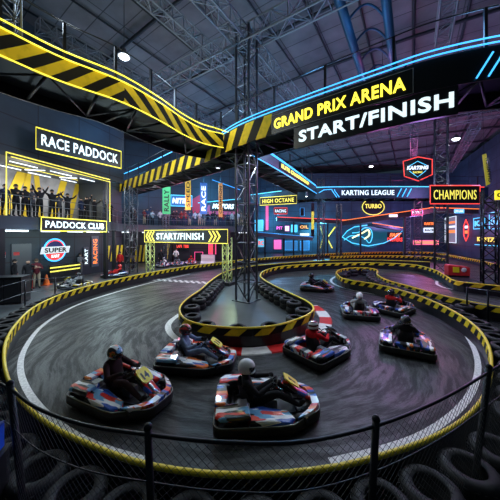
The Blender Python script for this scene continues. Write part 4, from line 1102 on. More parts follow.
# ------------------------------------------------------------------ people
def person_mesh(J, arms, legs, fingers=True, head=True, rad=1., curl=.5):
    """one skinned body. J: dict of centre joints; arms / legs: lists of joint chains"""
    bm = bmesh.new(); sk = bm.verts.layers.skin.verify(); segs = []
    def vtx(p, r, root=False):
        v = bm.verts.new(p); v[sk].radius = (r*rad, r*rad); v[sk].use_root = root; return v
    pel = vtx(J['pelvis'], .135, True); wa = vtx(J['waist'], .12); ch = vtx(J['chest'], .15); nk = vtx(J['neck'], .06)
    bm.edges.new((pel, wa)); bm.edges.new((wa, ch)); bm.edges.new((ch, nk))
    segs += [('top', J['pelvis'], J['waist'], .14), ('top', J['waist'], J['chest'], .16), ('top', J['chest'], V(J['neck'])*.8+V(J['chest'])*.2, .15)]
    h0 = V(J['neck']).lerp(V(J['head']), .55); hv0 = vtx(h0, .07); hv = vtx(J['head'], .095); hv2 = vtx(V(J['head'])+(V(J['head'])-V(J['neck'])).normalized()*.075, .075)
    bm.edges.new((nk, hv0)); bm.edges.new((hv0, hv)); bm.edges.new((hv, hv2)); segs.append(('skin', J['neck'], J['head'], .09))
    segs.append(('skin', J['head'], hv2.co.copy(), .1))
    for A in arms:
        s_, e_, w_, h_ = [V(q) for q in A[:4]]
        sv = vtx(s_, .078); ev = vtx(e_, .052); wv = vtx(w_, .036); hv_ = vtx(w_.lerp(h_, .55), .04)
        mv = vtx(s_.lerp(e_, .5), .06); fv = vtx(e_.lerp(w_, .4), .05)
        for a, b in ((ch, sv), (sv, mv), (mv, ev), (ev, fv), (fv, wv), (wv, hv_)): bm.edges.new((a, b))
        segs += [('top', s_, e_, .07), ('top', e_, w_, .05), ('hand', w_, h_, .07), ('hand', h_, h_+(h_-w_)*.8, .08)]
    for Lg in legs:
        hp, kn, an, to = [V(q) for q in Lg]
        a = vtx(hp, .105); t_ = vtx(hp.lerp(kn, .5), .09); k = vtx(kn, .066); c = vtx(kn.lerp(an, .35), .062); n = vtx(an, .043); hl = vtx(an.lerp(to, .35), .045); o = vtx(to, .038)
        for p, q in ((pel, a), (a, t_), (t_, k), (k, c), (c, n), (n, hl), (hl, o)): bm.edges.new((p, q))
        segs += [('legs', hp, kn, .1), ('legs', kn, kn.lerp(an, .9), .06), ('shoe', an, to, .07), ('shoe', to, to+(to-an)*.3, .07)]
    me = bpy.data.meshes.new('body'); bm.to_mesh(me); bm.free()
    def skinned(me, lv):
        ob = bpy.data.objects.new('body', me); COL.objects.link(ob)
        ob.modifiers.new('s', 'SKIN').use_smooth_shade = True
        ss_ = ob.modifiers.new('u', 'SUBSURF'); ss_.levels = lv; ss_.render_levels = lv
        dg = bpy.context.evaluated_depsgraph_get(); dg.update(); m2 = bpy.data.meshes.new_from_object(ob.evaluated_get(dg))
        bpy.data.objects.remove(ob); vs = [v.co.copy() for v in m2.vertices]; fs = [tuple(p.vertices) for p in m2.polygons]; bpy.data.meshes.remove(m2); return vs, fs
    V_, F_ = skinned(me, 2 if fingers else 1)
    mb = MB(); mb.add(V_, F_, smooth=True)
    if fingers:
        for ai, A in enumerate(arms):
            w_, h_ = V(A[2]), V(A[3]); d = (h_-w_).normalized()
            cd = V(A[4]).normalized() if len(A) > 4 else V((0,0,-1))     # direction in which the fingers curl
            cd = (cd-d*cd.dot(d)).normalized(); side = d.cross(cd).normalized()*(1 if ai == 0 else -1)
            bm = bmesh.new(); sk = bm.verts.layers.skin.verify()
            for fi, (off, ln) in enumerate([(.030,.072),(.010,.080),(-.010,.075),(-.029,.060),(.036,.055)]):
                th = fi == 4
                base = w_.lerp(h_, .75)+side*off if not th else w_.lerp(h_, .4)+side*.02
                dr = d if not th else (d*.55+side*.85).normalized()
                p0 = base; p1 = p0+dr*ln*.45; p2 = p1+(dr*(1-curl)+cd*curl).normalized()*ln*.35; p3 = p2+(dr*(.6-curl)+cd*(curl+.35)).normalized()*ln*.3
                vv = []
                for q, r in ((p0,.0115),(p1,.0105),(p2,.0095),(p3,.008)):
                    v = bm.verts.new(q); v[sk].radius = (r,r); v[sk].use_root = not vv; vv.append(v)
                for a, b in zip(vv, vv[1:]): bm.edges.new((a, b))
            me = bpy.data.meshes.new('f'); bm.to_mesh(me); bm.free(); a, b = skinned(me, 1); mb.add(a, b, smooth=True)
    if head:      # nose, ears
        hd = V(J['head']); f = V((1,0,0))
        up = (hd-V(J['neck'])).normalized()
        mb.ball(hd+f*.098+up*-.0, .02, 8, 6, sc=(1,.8,1.3))
        for sy in (1,-1): mb.ball(hd+V((0,sy*.088,0)), .025, 8, 6, sc=(.7,.4,1.2))
        segs.append(('skin', hd+f*.08, hd+f*.12, .03))
    kinds = ['top','legs','skin','hand','shoe']
    def near(p):
        best = None; bd = 1e9
        for k, a, b, r in segs:
            a = V(a); b = V(b); ab = b-a; t = max(0, min(1, (p-a).dot(ab)/max(1e-9, ab.length_squared))); dd_ = (p-(a+ab*t)).length-r
            if dd_ < bd: bd = dd_; best = k
        return best
    for i, f in enumerate(mb.f):
        c = sum((V(mb.v[j]) for j in f), V())/len(f); mb.m[i] = kinds.index(near(c))
    return mb
def helmet_parts(center, mshell, parent, face=V((1,0,0)), scale=1.):
    c = V(center); mb = MB(); R = face.to_track_quat('X','Z').to_matrix()
    # shell: ball with jaw, open visor port
    n, m_ = 20, 14; vs = []; fs = []; key = {}
    r = .142*scale
    for i in range(m_+1):
        th = PI*i/m_; 
        for k in range(n):
            a = 2*PI*k/n; x = math.sin(th)*math.cos(a); y = math.sin(th)*math.sin(a); z = math.cos(th)
            rx = r*1.1; rz = r*1.0
            if z < -.2: x *= 1+.10*(-z); 
            zz = z*rz*(1 if z > -.72 else .9)
            vs.append(c+R@V((x*rx+(.02 if x > .3 and z < -.1 else 0), y*r*.92, zz)))
    port = []
    for i in range(m_):
        for k in range(n):
            k2 = (k+1)%n; a = 2*PI*(k+.5)/n; th = PI*(i+.5)/m_; a = (a+PI)%(2*PI)-PI
            if i >= m_-2: continue
            if abs(a) < 1.15 and .42*PI < th < .62*PI: continue
            fs.append((i*n+k, i*n+k2, (i+1)*n+k2, (i+1)*n+k))
    mb.add(vs, [tuple(reversed(f)) for f in fs], smooth=True); h = mb.build('helmet', mshell, parent, world=False)
    mb = MB(); vs = []; fs = []
    for i in range(4):
        th = PI*(.40+.075*i)
        for k in range(9):
            a = -1.3+2.6*k/8; vs.append(c+R@V((math.sin(th)*math.cos(a)*r*1.09, math.sin(th)*math.sin(a)*r*.93, math.cos(th)*r*1.0)))
    for i in range(3):
        for k in range(8): fs.append((i*9+k, (i+1)*9+k, (i+1)*9+k+1, i*9+k+1))
    mb.add(vs, fs, smooth=True); mb.build('visor', mat('visor_smoke', (.01,.01,.012), .08, coat=1.), h, world=False)
    return h
def hair_part(center, m, parent, long=0.):
    mb = MB(); c = V(center)+V((-.012,0,.03))
    n = 14; vs = []; fs = []
    for i in range(7):
        th = PI*.56*i/6
        for k in range(n):
            a = 2*PI*k/n; rr = .108*(1+.04*math.sin(5*a)); lo = 0 if math.cos(a) > .2 else -.03-long
            vs.append(c+V((math.sin(th)*math.cos(a)*rr, math.sin(th)*math.sin(a)*rr*.92, math.cos(th)*rr*1.02+(lo if i == 6 else 0))))
    for i in range(6):
        for k in range(n): fs.append((i*n+k, (i+1)*n+k, (i+1)*n+(k+1)%n, i*n+(k+1)%n))
    mb.add(vs, fs, smooth=True); return mb.build('hair', m, parent, world=False)
MESHC = {}
def finish_person(key, mbf, mats, loc, rz, label, group=None, scale=1., helmet=None, face=V((1,0,0)), hair=None, hc=(0,0,1.62), long=0.):
    if key not in MESHC:
        MESHC[key] = mbf()
    mb = MESHC[key]
    o = mb.build('person', mats, None)
    o.location = loc; o.rotation_euler = (0,0,rz); o.scale = (scale,)*3
    tag(o, label, 'person', group)
    if helmet: helmet_parts(hc, helmet, o, face)
    elif hair: hair_part(hc, hair, o, long)
    return o
def arm(sy, sh, el, wr, ha, cd=(0,0,-1)): return [(sh[0],sy*sh[1],sh[2]), (el[0],sy*el[1],el[2]), (wr[0],sy*wr[1],wr[2]), (ha[0],sy*ha[1],ha[2]), cd]
ST = dict(pelvis=(0,0,.94), waist=(0,0,1.1), chest=(0,0,1.3), neck=(0,0,1.48), head=(.01,0,1.62))
SH = (0,.17,1.40)
def legs_stand(a=.0, sp=.1): return [((0,.09,.90),(.02+a,sp+.01,.5),(-.02+a,sp+.03,.08),(.14+a,sp+.04,.03)), ((0,-.09,.90),(.02-a,-sp-.01,.5),(-.02-a,-sp-.03,.08),(.14-a,-sp-.04,.03))]
POSES = {
 'down': [arm(1,SH,(-.02,.23,1.12),(.05,.24,.87),(.08,.24,.78),(1,0,0)), arm(-1,SH,(-.02,.23,1.12),(.05,.24,.87),(.08,.24,.78),(1,0,0))],
 'up2':  [arm(1,SH,(.04,.33,1.6),(.08,.43,1.86),(.09,.45,1.95),(1,0,0)), arm(-1,SH,(.04,.33,1.6),(.08,.43,1.86),(.09,.45,1.95),(1,0,0))],
 'wide': [arm(1,SH,(.05,.42,1.5),(.1,.6,1.72),(.1,.64,1.8),(1,0,0)), arm(-1,SH,(.05,.42,1.5),(.1,.6,1.72),(.1,.64,1.8),(1,0,0))],
 'one':  [arm(1,SH,(.04,.28,1.62),(.08,.33,1.88),(.09,.34,1.97),(1,0,0)), arm(-1,SH,(-.02,.25,1.12),(.16,.22,.95),(.22,.2,.93),(0,0,-1))],
 'clap': [arm(1,SH,(.1,.26,1.15),(.3,.12,1.25),(.36,.06,1.28),(0,-1,0)), arm(-1,SH,(.1,.26,1.15),(.3,.12,1.25),(.36,.06,1.28),(0,1,0))],
 'rail': [arm(1,SH,(.08,.26,1.15),(.3,.26,1.07),(.37,.26,1.06)), arm(-1,SH,(.08,.26,1.15),(.3,.26,1.07),(.37,.26,1.06))],
 'point':[arm(1,SH,(.28,.2,1.36),(.52,.16,1.4),(.6,.15,1.41),(0,0,-1)), arm(-1,SH,(-.02,.23,1.12),(.05,.24,.87),(.08,.24,.78),(1,0,0))],
}
def stand_mesh(pose, fingers, st): return lambda: person_mesh(ST, POSES[pose], legs_stand(st), fingers)
black_c = cloth('black', (.012,.012,.015)); navy_c = cloth('navy', (.02,.03,.07)); grey_c = cloth('grey', (.16,.17,.19)); red_c = cloth('red', (.5,.02,.02)); white_c = cloth('white', (.6,.6,.6))
blue_c = cloth('blue', (.08,.13,.26)); khaki_c = cloth('khaki', (.3,.25,.18)); lgrey_c = cloth('light_grey', (.33,.36,.38)); org_c = cloth('orange', (.7,.2,.03))
glove = cloth('glove', (.015,.015,.015)); shoe = cloth('shoe', (.02,.02,.02)); hair_b = mat('dark_hair', (.015,.01,.008), .6); hair_f = mat('brown_hair', (.09,.05,.025), .6)
def standing(loc, rz, pose, label, group=None, top=black_c, legs=black_c, hair=hair_b, fingers=False, st=0., scale=1., long=0.):
    return finish_person(('st', pose, fingers, st), stand_mesh(pose, fingers, st), [top, legs, skin_m, skin_m, shoe], loc, rz, label, group, scale, hair=hair, hc=(.01,0,1.62), long=long)

# spectators on the paddock balcony (facade coordinate chosen from their columns)
face_rz = math.atan2(fn.y, fn.x)
bal = [(5,'down',.9,'navy'),(16,'clap',.95,'black'),(25,'rail',.93,'black'),(32,'clap',.9,'grey'),(39.5,'up2',.97,'black'),(52,'wide',.97,'black'),(59,'clap',.88,'grey'),(67.5,'wide',.93,'black'),(81,'down',.85,'navy'),(86.5,'one',.93,'black'),(94.5,'wide',.9,'black'),(105,'rail',.85,'black')]
names_p = {'down':'with arms down','clap':'clapping hands','rail':'holding the rail','up2':'with both arms raised straight up','wide':'with both arms spread high','one':'with one arm raised'}
ordw = ['leftmost','second','third','fourth','fifth','sixth','seventh','eighth','ninth','tenth','eleventh','twelfth']
TOPS = {'navy': navy_c, 'black': black_c, 'grey': cloth('dark_grey', (.05,.05,.06))}
for i, (px, pose, sc, tp) in enumerate(bal):
    x, _ = px2pl(Plane(FA-fn*.45, fd), px, 200); q = FA+fd*x-fn*.45
    standing((q.x, q.y, 4.105), face_rz+random.uniform(-.3,.3), pose, f'{ordw[i]} spectator from the left on the paddock balcony, {names_p[pose]}', 'balcony spectators', TOPS[tp], black_c, scale=sc)
for i, (px, pose, tp, lb) in enumerate([(111,'down','orange','person in a black jacket with an orange trim standing right of the balcony corner'),(117,'clap','black','person in black clapping between the balcony corner and the truss tower')]):
    p, d = along(offset(mz, .4), .8+i*1.7); standing((p.x, p.y, 4.155), -PI/2+.3, pose, lb, None, org_c if tp == 'orange' else black_c, black_c, scale=.95)
# crowd on the mezzanine
mzo = offset(mz, .45); T_ = arc(mzo)[-1]; k = 6.4; i = 0
cols = [('black',black_c),('grey',cloth('mid_grey',(.08,.085,.09))),('pale',lgrey_c),('navy',navy_c),('dark red',cloth('dark_red',(.14,.02,.02))),('black',black_c)]
while k < T_-.4:
    p, d = along(mzo, k); cn, cm_ = cols[(i*5+i//3)%6]; pose = ['rail','clap','down','rail','one','clap','rail'][i%7]
    back = (i%3)*.35
    px_ = p.x/p.y*F+250
    side_of = 'left of the green banner' if px_ < 161 else 'between green and yellow banners' if px_ < 184 else 'between yellow and blue banners' if px_ < 199 else 'between blue and orange banners' if px_ < 217 else 'right of the orange banner'
    standing((p.x-d.y*back, p.y+d.x*back, 4.155), math.atan2(-d.x, d.y)+random.uniform(-.5,.5), pose, f'spectator in {cn} top {names_p[pose]} on mezzanine {side_of}', 'mezzanine spectators', cm_, random.choice([black_c, navy_c, khaki_c]), random.choice([hair_b, hair_f]), scale=random.uniform(.92,1.02))
    k += random.uniform(.34,.6); i += 1
# paddock staff
def at_ground(px, py): q = Z(px, py, 0.); return (q.x, q.y, .004)
standing(at_ground(28,291), -.5, 'point', 'bald marshal in a black shirt reaching out an arm on the paddock floor', None, black_c, black_c, None, True)
standing(at_ground(36.5,288.5), -.7, 'clap', 'marshal in a dark red top and pale shorts beside the man in the black shirt', None, cloth('maroon', (.12,.02,.03)), khaki_c, hair_f, True)
standing(at_ground(14.5,290), .4, 'down', 'person in black standing beside the red barrier at the far left', None, black_c, black_c, hair_b, True)
standing(at_ground(80,276), -.2, 'rail', 'mechanic in a grey overall standing behind the parked yellow kart', None, grey_c, grey_c, hair_b, True)
standing(at_ground(161,267), -1., 'down', 'person in black standing in the pit behind the straight, right of the left pylon', None, black_c, black_c)
standing(at_ground(176,265), -1.4, 'rail', 'person in a white shirt standing among the parked karts under the mezzanine', None, white_c, navy_c)
standing(at_ground(120,272), -1.2, 'down', 'person in a red top standing behind the far parked kart', None, red_c, black_c)

# ------------------------------------------------------------------ karts
def rrect_outline():
    pts = []
    def arcp(cx, cy, r, a0, a1, n=5):
        for i in range(n+1):
            a = math.radians(a0+(a1-a0)*i/n); pts.append((cx+r*math.cos(a), cy+r*math.sin(a)))
    arcp(.74,-.16,.26,-62,0,5); arcp(.74,.16,.26,0,62,5)
    pts.append((.60,.54)); pts.append((.42,.665)); pts.append((.2,.69))
    arcp(-.78,.53,.16,90,180,4); arcp(-.78,-.53,.16,180,270,4)
    pts.append((.2,-.69)); pts.append((.42,-.665)); pts.append((.60,-.54))
    return pts
OUTL = rrect_outline()
def inset(poly, k):
    n = len(poly); out = []
    for i in range(n):
        a, b = V(poly[i-1]), V(poly[(i+1)%n]); d = (b-a).normalized(); nn = V((-d.y, d.x)); out.append((poly[i][0]+nn.x*k, poly[i][1]+nn.y*k))
    return out
kart_tyre = mat('kart_tyre', (.012,.012,.012), .6); seat_m = mat('seat_shell', (.02,.02,.022), .3)
frame_m = mat('kart_frame', (.05,.05,.055), .35, .7); num_y = mat('number_plate_yellow', (.85,.7,.02), .35)
def make_kart(loc, rz, liv, number, label, group=None, plate=num_y, nose='red'):
    t = thing('racing_kart', label, 'kart', loc, rz, group); t.scale = (.94,)*3
    B = lambda mb, n, m, par=None: mb.build(n, m, par or t, world=False)
    L = LIV[liv]
    # all-round bumper
    mb = MB(); P = OUTL; n = len(P); i1 = inset(P, .07); o1 = P; vs = []; prof = [(0,.07),(0,.06)]
    rings = [(inset(P,.005),.05),(o1,.08),(o1,.18),(inset(P,.012),.21),(inset(P,.04),.215),(inset(P,.05),.19),(inset(P,.05),.06)]
    for poly, z in rings: vs += [V((x,y,z)) for x, y in poly]
    fs = []; R = len(rings)
    for r in range(R):
        for i in range(n): fs.append((r*n+i, r*n+(i+1)%n, ((r+1)%R)*n+(i+1)%n, ((r+1)%R)*n+i))
    mb.add(vs, fs, smooth=True); bump = B(mb, 'bumper', blk)
    mb = MB(); mb.tube([V((x,y,.213)) for x, y in inset(P,.012)], .008, 5, True); B(mb, 'bumper_trim', mat('bumper_trim_grey', (.3,.32,.3), .4), bump)
    mb = MB(); pi = inset(P,.06); mb.pad(pi, .055, .085, .01); B(mb, 'floor_tray', mat('tray_black', (.01,.01,.012), .5))
    # chassis rails
    mb = MB()
    for sy in (1,-1): mb.tube([(-.8,sy*.32,.1),(-.2,sy*.33,.1),(.3,sy*.24,.1),(.82,sy*.16,.1)], .016, 6)
    mb.tube([(-.62,-.5,.14),(-.62,.5,.14)], .018, 6); mb.tube([(.56,-.46,.13),(.56,.46,.13)], .016, 6)
    B(mb, 'chassis', frame_m)
    # side pods
    for sy in (1,-1):
        pod = [(.38,.38),(.47,.53),(.36,.645),(-.02,.665),(-.32,.66),(-.36,.38),(-.1,.33)]
        pod = [(x, sy*y) for x, y in pod]; pod = pod if sy > 0 else pod[::-1]
        mb = MB(); mb.pad(pod, .12, .33, .035, lambda x, y: -.16*max(0, x+.05)-.18*max(0, abs(y)-.48)); B(mb, 'side_pod', L)
        # rear shoulder over the wheel
        sh = [(-.34,.34),(-.30,.64),(-.45,.665),(-.80,.655),(-.90,.56),(-.90,.36),(-.6,.33)]
        sh = [(x, sy*y) for x, y in sh]; sh = sh if sy > 0 else sh[::-1]
        mb = MB(); mb.pad(sh, .30, .40, .03, lambda x, y: -.22*max(0, abs(y)-.5)-.25*max(0, -x-.72)); B(mb, 'wheel_cover', L)
        # front fender part of the nose
        ff = [(.985,.0),(.975,.2),(.86,.36),(.66,.50),(.50,.56),(.56,.50),(.72,.37),(.84,.22),(.86,.0)]
        ff = [(x, sy*y) for x, y in ff]; ff = ff if sy > 0 else ff[::-1]
        mb = MB()
        z0 = [.16]*9; nn = len(ff); bot = [V((x,y,.12)) for x, y in ff]; top = [V((x,y,.29-.05*abs(y))) for x, y in ff]
        mb.add(bot+top, [tuple(range(nn,2*nn)), tuple(reversed(range(nn)))]+[(i,(i+1)%nn,nn+(i+1)%nn,nn+i) for i in range(nn)]); B(mb, 'front_fender', L)
    mb = MB(); rp = [(-.93,.3),(-.93,-.3),(-.74,-.3),(-.7,0),(-.74,.3)]; mb.pad(rp[::-1] if False else rp, .2, .36, .03); B(mb, 'rear_panel', L)
    # steering fairing: wedge from nose to wheel
    prof = [(.90,.24,.10),(.76,.33,.13),(.58,.43,.145),(.42,.555,.14),(.33,.60,.12)]; vs = []; fs = []
    for x, z, w_ in prof: vs += [V((x,-w_,z-.03)), V((x,-w_*.6,z+.012)), V((x,0,z+.028)), V((x,w_*.6,z+.012)), V((x,w_,z-.03)), V((x-.01,w_*.5,z-.06)), V((x-.01,-w_*.5,z-.06))]
    for i in range(4):
        for k in range(7): fs.append((i*7+k, (i+1)*7+k, (i+1)*7+(k+1)%7, i*7+(k+1)%7))
    fs += [tuple(range(7))[::-1], tuple(range(28,35))]
    mb = MB(); mb.add(vs, fs, smooth=True); fair = B(mb, 'steering_fairing', {'red': livery('fairing_red', [RD,WH,RD,BL,RD,BK]), 'blue': livery('fairing_blue', [BL,WH,BK,BL,LB]), 'black': livery('fairing_black', [BK,WH,BK,RD,BK])}[nose])
    # number plate on the fairing
    A = V((.62,0,.455)); Bv = V((.35,0,.635)); uu = (Bv-A).normalized(); rr = V((0,1,0)); nn2 = rr.cross(uu)
    pp_ = Plane(A+nn2*.02, rr, uu); Lp = (Bv-A).length
    mb = MB(); o8 = [(-.12,.04),(-.08,0),(.08,0),(.12,.04),(.14,Lp*.7),(.1,Lp),(-.1,Lp),(-.14,Lp*.7)]
    v0 = [pp_.p(x,y,0) for x, y in o8]+[pp_.p(x,y,.022) for x, y in o8]
    mb.add(v0, [tuple(range(8,16)), tuple(reversed(range(8)))]+[(i,(i+1)%8,8+(i+1)%8,8+i) for i in range(8)]); pl_ = B(mb, 'number_plate', plate, fair)
    if number:
        w_ = .14 if len(number) > 1 else .08
        # read from the right-hand side of the kart
        vs_, fs_ = text_mesh(number, w_, .16, .003, .05)
        mb = MB(); mb.add([pp_.p(-w_/2+v.x, .07+v.y, .024+v.z) for v in vs_], fs_); mb.build('number', blk, pl_, world=False)
    # wheels
    for nm, x, y, r, w_ in (('rear_wheel',-.62,.50,.135,.19),('front_wheel',.56,.47,.125,.12)):
        for sy in (1,-1):
            mb = MB(); h = w_/2
            pr_ = [(r*.52,-h),(r*.62,-h),(r*.92,-h*.95),(r,-h*.7),(r,h*.7),(r*.92,h*.95),(r*.62,h),(r*.52,h),(r*.5,0)]
            mb.lathe(pr_, 'y', 20, (x, sy*y, r), closed=True); wh = B(mb, nm, kart_tyre)
            mb = MB(); mb.lathe([(.001,.02),(.03,.03),(r*.35,.005),(r*.5,-h*.2*0+h*.6),(r*.53,h*.7),(r*.53,-h*.7),(r*.4,-.01),(.001,-.01)], 'y', 16, (x, sy*y, r)); B(mb, 'rim', chrome, wh)
    # seat
    mb = MB(); prof = [(-.02,.14),(-.18,.115),(-.32,.14),(-.40,.26),(-.45,.42),(-.50,.56)]; vs = []; fs = []
    for k, (x, z) in enumerate(prof):
        wd = .17 if k < 5 else .13; lip = [.05,.09,.13,.15,.12,.05][k]
        vs += [V((x+lip*.5,-wd-.03,z+lip)), V((x,-wd,z+.02)), V((x-.01,0,z)), V((x,wd,z+.02)), V((x+lip*.5,wd+.03,z+lip))]
    for i in range(5):
        for k in range(4): fs.append((i*5+k, i*5+k+1, (i+1)*5+k+1, (i+1)*5+k))
    m0 = len(vs); vs += [p+V((-.02,0,-.02)) for p in vs]; fs += [tuple(m0+j for j in reversed(f)) for f in fs]
    mb.add(vs, fs, smooth=True); B(mb, 'seat', seat_m)
    # steering wheel and column
    c = V((.17,0,.52)); ax = V((.72,0,-.55)).normalized(); q = V((0,1,0)); u2 = ax.cross(q)
    mb = MB(); mb.tube([c+q*math.cos(a)*.135+u2*math.sin(a)*.125 for a in [2*PI*i/20 for i in range(20)]], .014, 6, True)
    for a in (0, 2.1, 4.2): mb.tube([c, c+q*math.cos(a)*.13+u2*math.sin(a)*.12], .009, 5)
    mb.tube([c, c+ax*.05], .03, 8); B(mb, 'steering_wheel', blk)
    mb = MB(); mb.tube([c+ax*.03, V((.58,0,.13))], .012, 6); B(mb, 'steering_column', chrome)
    # engine with fins, silencer, fuel tank, pedals
    mb = MB(); mb.box((-.44,-.33,.24), (.26,.2,.16))
    for i in range(6): mb.box((-.44,-.33,.32+i*.016), (.2-.008*i,.17,.006))
    mb.tube([(-.56,-.3,.26),(-.7,-.22,.26),(-.82,.0,.26),(-.84,.2,.26)], .035, 8); en = B(mb, 'engine', mat('engine_alloy', (.2,.2,.21), .4, .6))
    mb = MB(); mb.pad([(.22,-.1),(.22,.1),(-.0,.1),(-.0,-.1)][::-1], .09, .26, .02); B(mb, 'fuel_tank', mat('tank_plastic', (.15,.15,.14), .4))
    for sy in (1,-1):
        mb = MB(); mb.tube([(.66,sy*.16,.1),(.70,sy*.16,.24)], .008, 5); mb.box((.70,sy*.16,.25), (.015,.06,.05)); B(mb, 'pedal', chrome)
    return t
DJ = dict(pelvis=(-.22,0,.25), waist=(-.30,0,.38), chest=(-.36,0,.53), neck=(-.37,0,.70), head=(-.34,0,.80))
def drv_arms(): 
    S = (-.35,.17,.62)
    return [arm(1,S,(-.14,.29,.47),(.07,.17,.55),(.125,.145,.575),(.5,0,-1)), arm(-1,S,(-.14,.29,.47),(.07,.17,.55),(.125,.145,.575),(.5,0,-1))]
def drv_mesh(): return person_mesh(DJ, drv_arms(), [((-.17,.1,.25),(.2,.2,.43),(.58,.17,.20),(.68,.165,.30)), ((-.17,-.1,.25),(.2,-.2,.43),(.58,-.17,.20),(.68,-.165,.30))], True, head=False, rad=.93, curl=.85)
helm = {'white': mat('helmet_white', (.8,.82,.86), .18, coat=.6), 'black': mat('helmet_black', (.02,.02,.022), .2, coat=.6), 'red': mat('helmet_red', (.5,.03,.03), .2, coat=.6),
        'red_pattern': livery('helmet_pattern', [(.03,.03,.03), (.6,.05,.04), (.5,.5,.5), (.03,.03,.03), (.6,.2,.1)], 9),
        'multi': livery('helmet_multi', [WH,(.02,.02,.02),OR,(.02,.02,.02),WH,LB], 8)}
hb_ = stripe_mat('helmet_band', (.75,.75,.75), (.02,.02,.02), 1, 0)
def banded(name, c1, c2):
    m = mat(name, c1, .2, coat=.6); nt = m.node_tree; L = nt.links.new; tc = nt.nodes.new('ShaderNodeTexCoord'); sp = nt.nodes.new('ShaderNodeSeparateXYZ'); L(tc.outputs['Generated'], sp.inputs[0])
    r = nt.nodes.new('ShaderNodeValToRGB'); r.color_ramp.interpolation = 'CONSTANT'; e = r.color_ramp.elements; e[0].color = (*c2,1); e[1].position = .3; e[1].color = (*c1,1)
    for p_, c_ in ((.52,c2),(.68,c1),(.85,c2)): q = e.new(p_); q.color = (*c_,1)
    L(sp.outputs[2], r.inputs[0]); L(r.outputs[0], nt.nodes['Principled BSDF'].inputs['Base Color']); return m
helm['banded'] = banded('helmet_banded', (.7,.7,.7), (.12,.02,.02))
def driver(loc, rz, suit, hl, label, look=0., legs=None):
    f = V((math.cos(look), math.sin(look), -.06))
    return finish_person('driver', drv_mesh, [suit, legs or suit, skin_m, glove, shoe], (loc[0],loc[1],loc[2]), rz, label, None, 1., helmet=helm[hl], face=f, hc=(-.33,0,.80))
def kart_at(px, py, rz, liv, num, klabel, suit, hl, dlabel, look=0., legs=None, sc=1., **kw):
    q = Z(px, py, 0.); l = (q.x, q.y, .002); t = make_kart(l, math.radians(rz), liv, num, klabel, **kw)
    if suit: driver(l, math.radians(rz), suit, hl, dlabel, look, legs)
    return t
kart_at(265,411,3,'multicolour','7','foreground kart with red, white and blue bodywork, its driver in a white helmet', black_c, 'white', 'driver in black with a plain white helmet in the foreground kart', look=.0)
kart_at(126.5,397,-24,'multicolour','14','kart with yellow number 14 plate at the lower left of the track', cloth('black_red', (.03,.012,.014)), 'multi', 'driver in black and red with a patterned helmet in the number 14 kart', look=.15)
kart_at(198,363,-8,'blue_orange','11','blue and orange kart passing the front of the peninsula', cloth('steel_blue', (.2,.27,.4)), 'red_pattern', 'driver in a blue grey overall leaning over the wheel of the blue kart', look=.1)
kart_at(321,353,38,'silver_black',None,'silver and black kart with a red suited driver beside the red and white kerb', cloth('bright_red', (.6,.012,.02)), 'banded', 'driver in a bright red jacket with a banded helmet beside the kerb', legs=black_c, plate=blk, nose='black')
kart_at(405,345,61,'dark_blue',None,'dark kart seen from behind, nearest of the three karts at the right', black_c, 'black', 'driver in black with a black helmet seen from behind at the right', plate=blk, nose='blue')
kart_at(358,314,76,'silver_black',None,'kart with a pale suited driver in a white helmet, left of the rear three', lgrey_c, 'white', 'driver in a pale grey suit and white helmet seen from behind', plate=blk, nose='blue')
kart_at(395,311,36,'dark_blue',None,'kart with a red suited driver just ahead of the nearest dark kart', red_c, 'black', 'driver in a red suit with a black helmet beside the right barrier', legs=black_c, plate=blk, nose='red')
kart_at(317,290,-24,'blue_orange','5','smallest kart coming round the back of the peninsula', black_c, 'black', 'driver in black in the small kart coming round the peninsula', nose='red')
kart_at(74,288,170,'yellow_black','3','yellow and black kart parked in the paddock behind the left barrier', lgrey_c, 'black', 'driver in a pale suit sitting in the parked yellow kart', nose='black')
kart_at(115,277,200,'dark_blue',None,'dark kart parked behind the left barrier near the orange lettered banner', red_c, 'red', 'driver in red sitting in the dark parked kart', plate=blk, nose='black')
for i, (px, py, rz, lv, su, hl, w1_, w2_) in enumerate([(163,267,-82,'silver_black',white_c,'white','first','white'),(177,265.8,-80,'dark_blue',grey_c,'black','second','grey'),(191,264.6,-78,'multicolour',red_c,'red','third','red')]):
    kart_at(px, py, rz, lv, None, f'{w1_} kart from the left parked under the mezzanine beyond the straight', su, hl, f'driver in {w2_} sitting in the {w1_} kart under the mezzanine', plate=blk, nose='black')

# ------------------------------------------------------------------ paddock clutter
def cone(px, py, label):
    q = Z(px, py, 0.); t = thing('traffic_cone', label, 'cone', (q.x,q.y,0)); 
    MB().lathe([(.17,.04),(.13,.25),(.08,.5),(.03,.66),(.001,.67)], c=(q.x,q.y,0), n=16).build('cone_body', mat('cone_orange', (.85,.16,.02), .5), t)
    MB().box((q.x,q.y,.02), (.42,.42,.04)).build('cone_base', mat('cone_base', (.7,.12,.02), .5), t)
cone(46.5,285,'orange traffic cone beside the marshals in the paddock'); cone(21,291,'orange traffic cone at the feet of the person in black')
def pbar(px, py, rz, m, label, L_=1.3, h=.75):
    q = Z(px, py, 0.); t = thing('plastic_barrier', label, 'barrier', (q.x,q.y,0), rz)
    mb = MB(); prof = [(-.22,0),(.22,0),(.2,.12),(.08,.3),(.07,h),(-.07,h),(-.08,.3),(-.2,.12)]
    vs = [V((x,y,z)) for x in (-L_/2,L_/2) for y, z in prof]; fs = [(i,(i+1)%8,8+(i+1)%8,8+i) for i in range(8)]+[tuple(range(8))[::-1], tuple(range(8,16))]
    mb.add(vs, fs); mb.build('barrier_body', m, t, world=False)
    MB().box((0,-.085,h*.72), (L_*.9,.02,h*.2)).build('white_band', white_p, t, world=False)
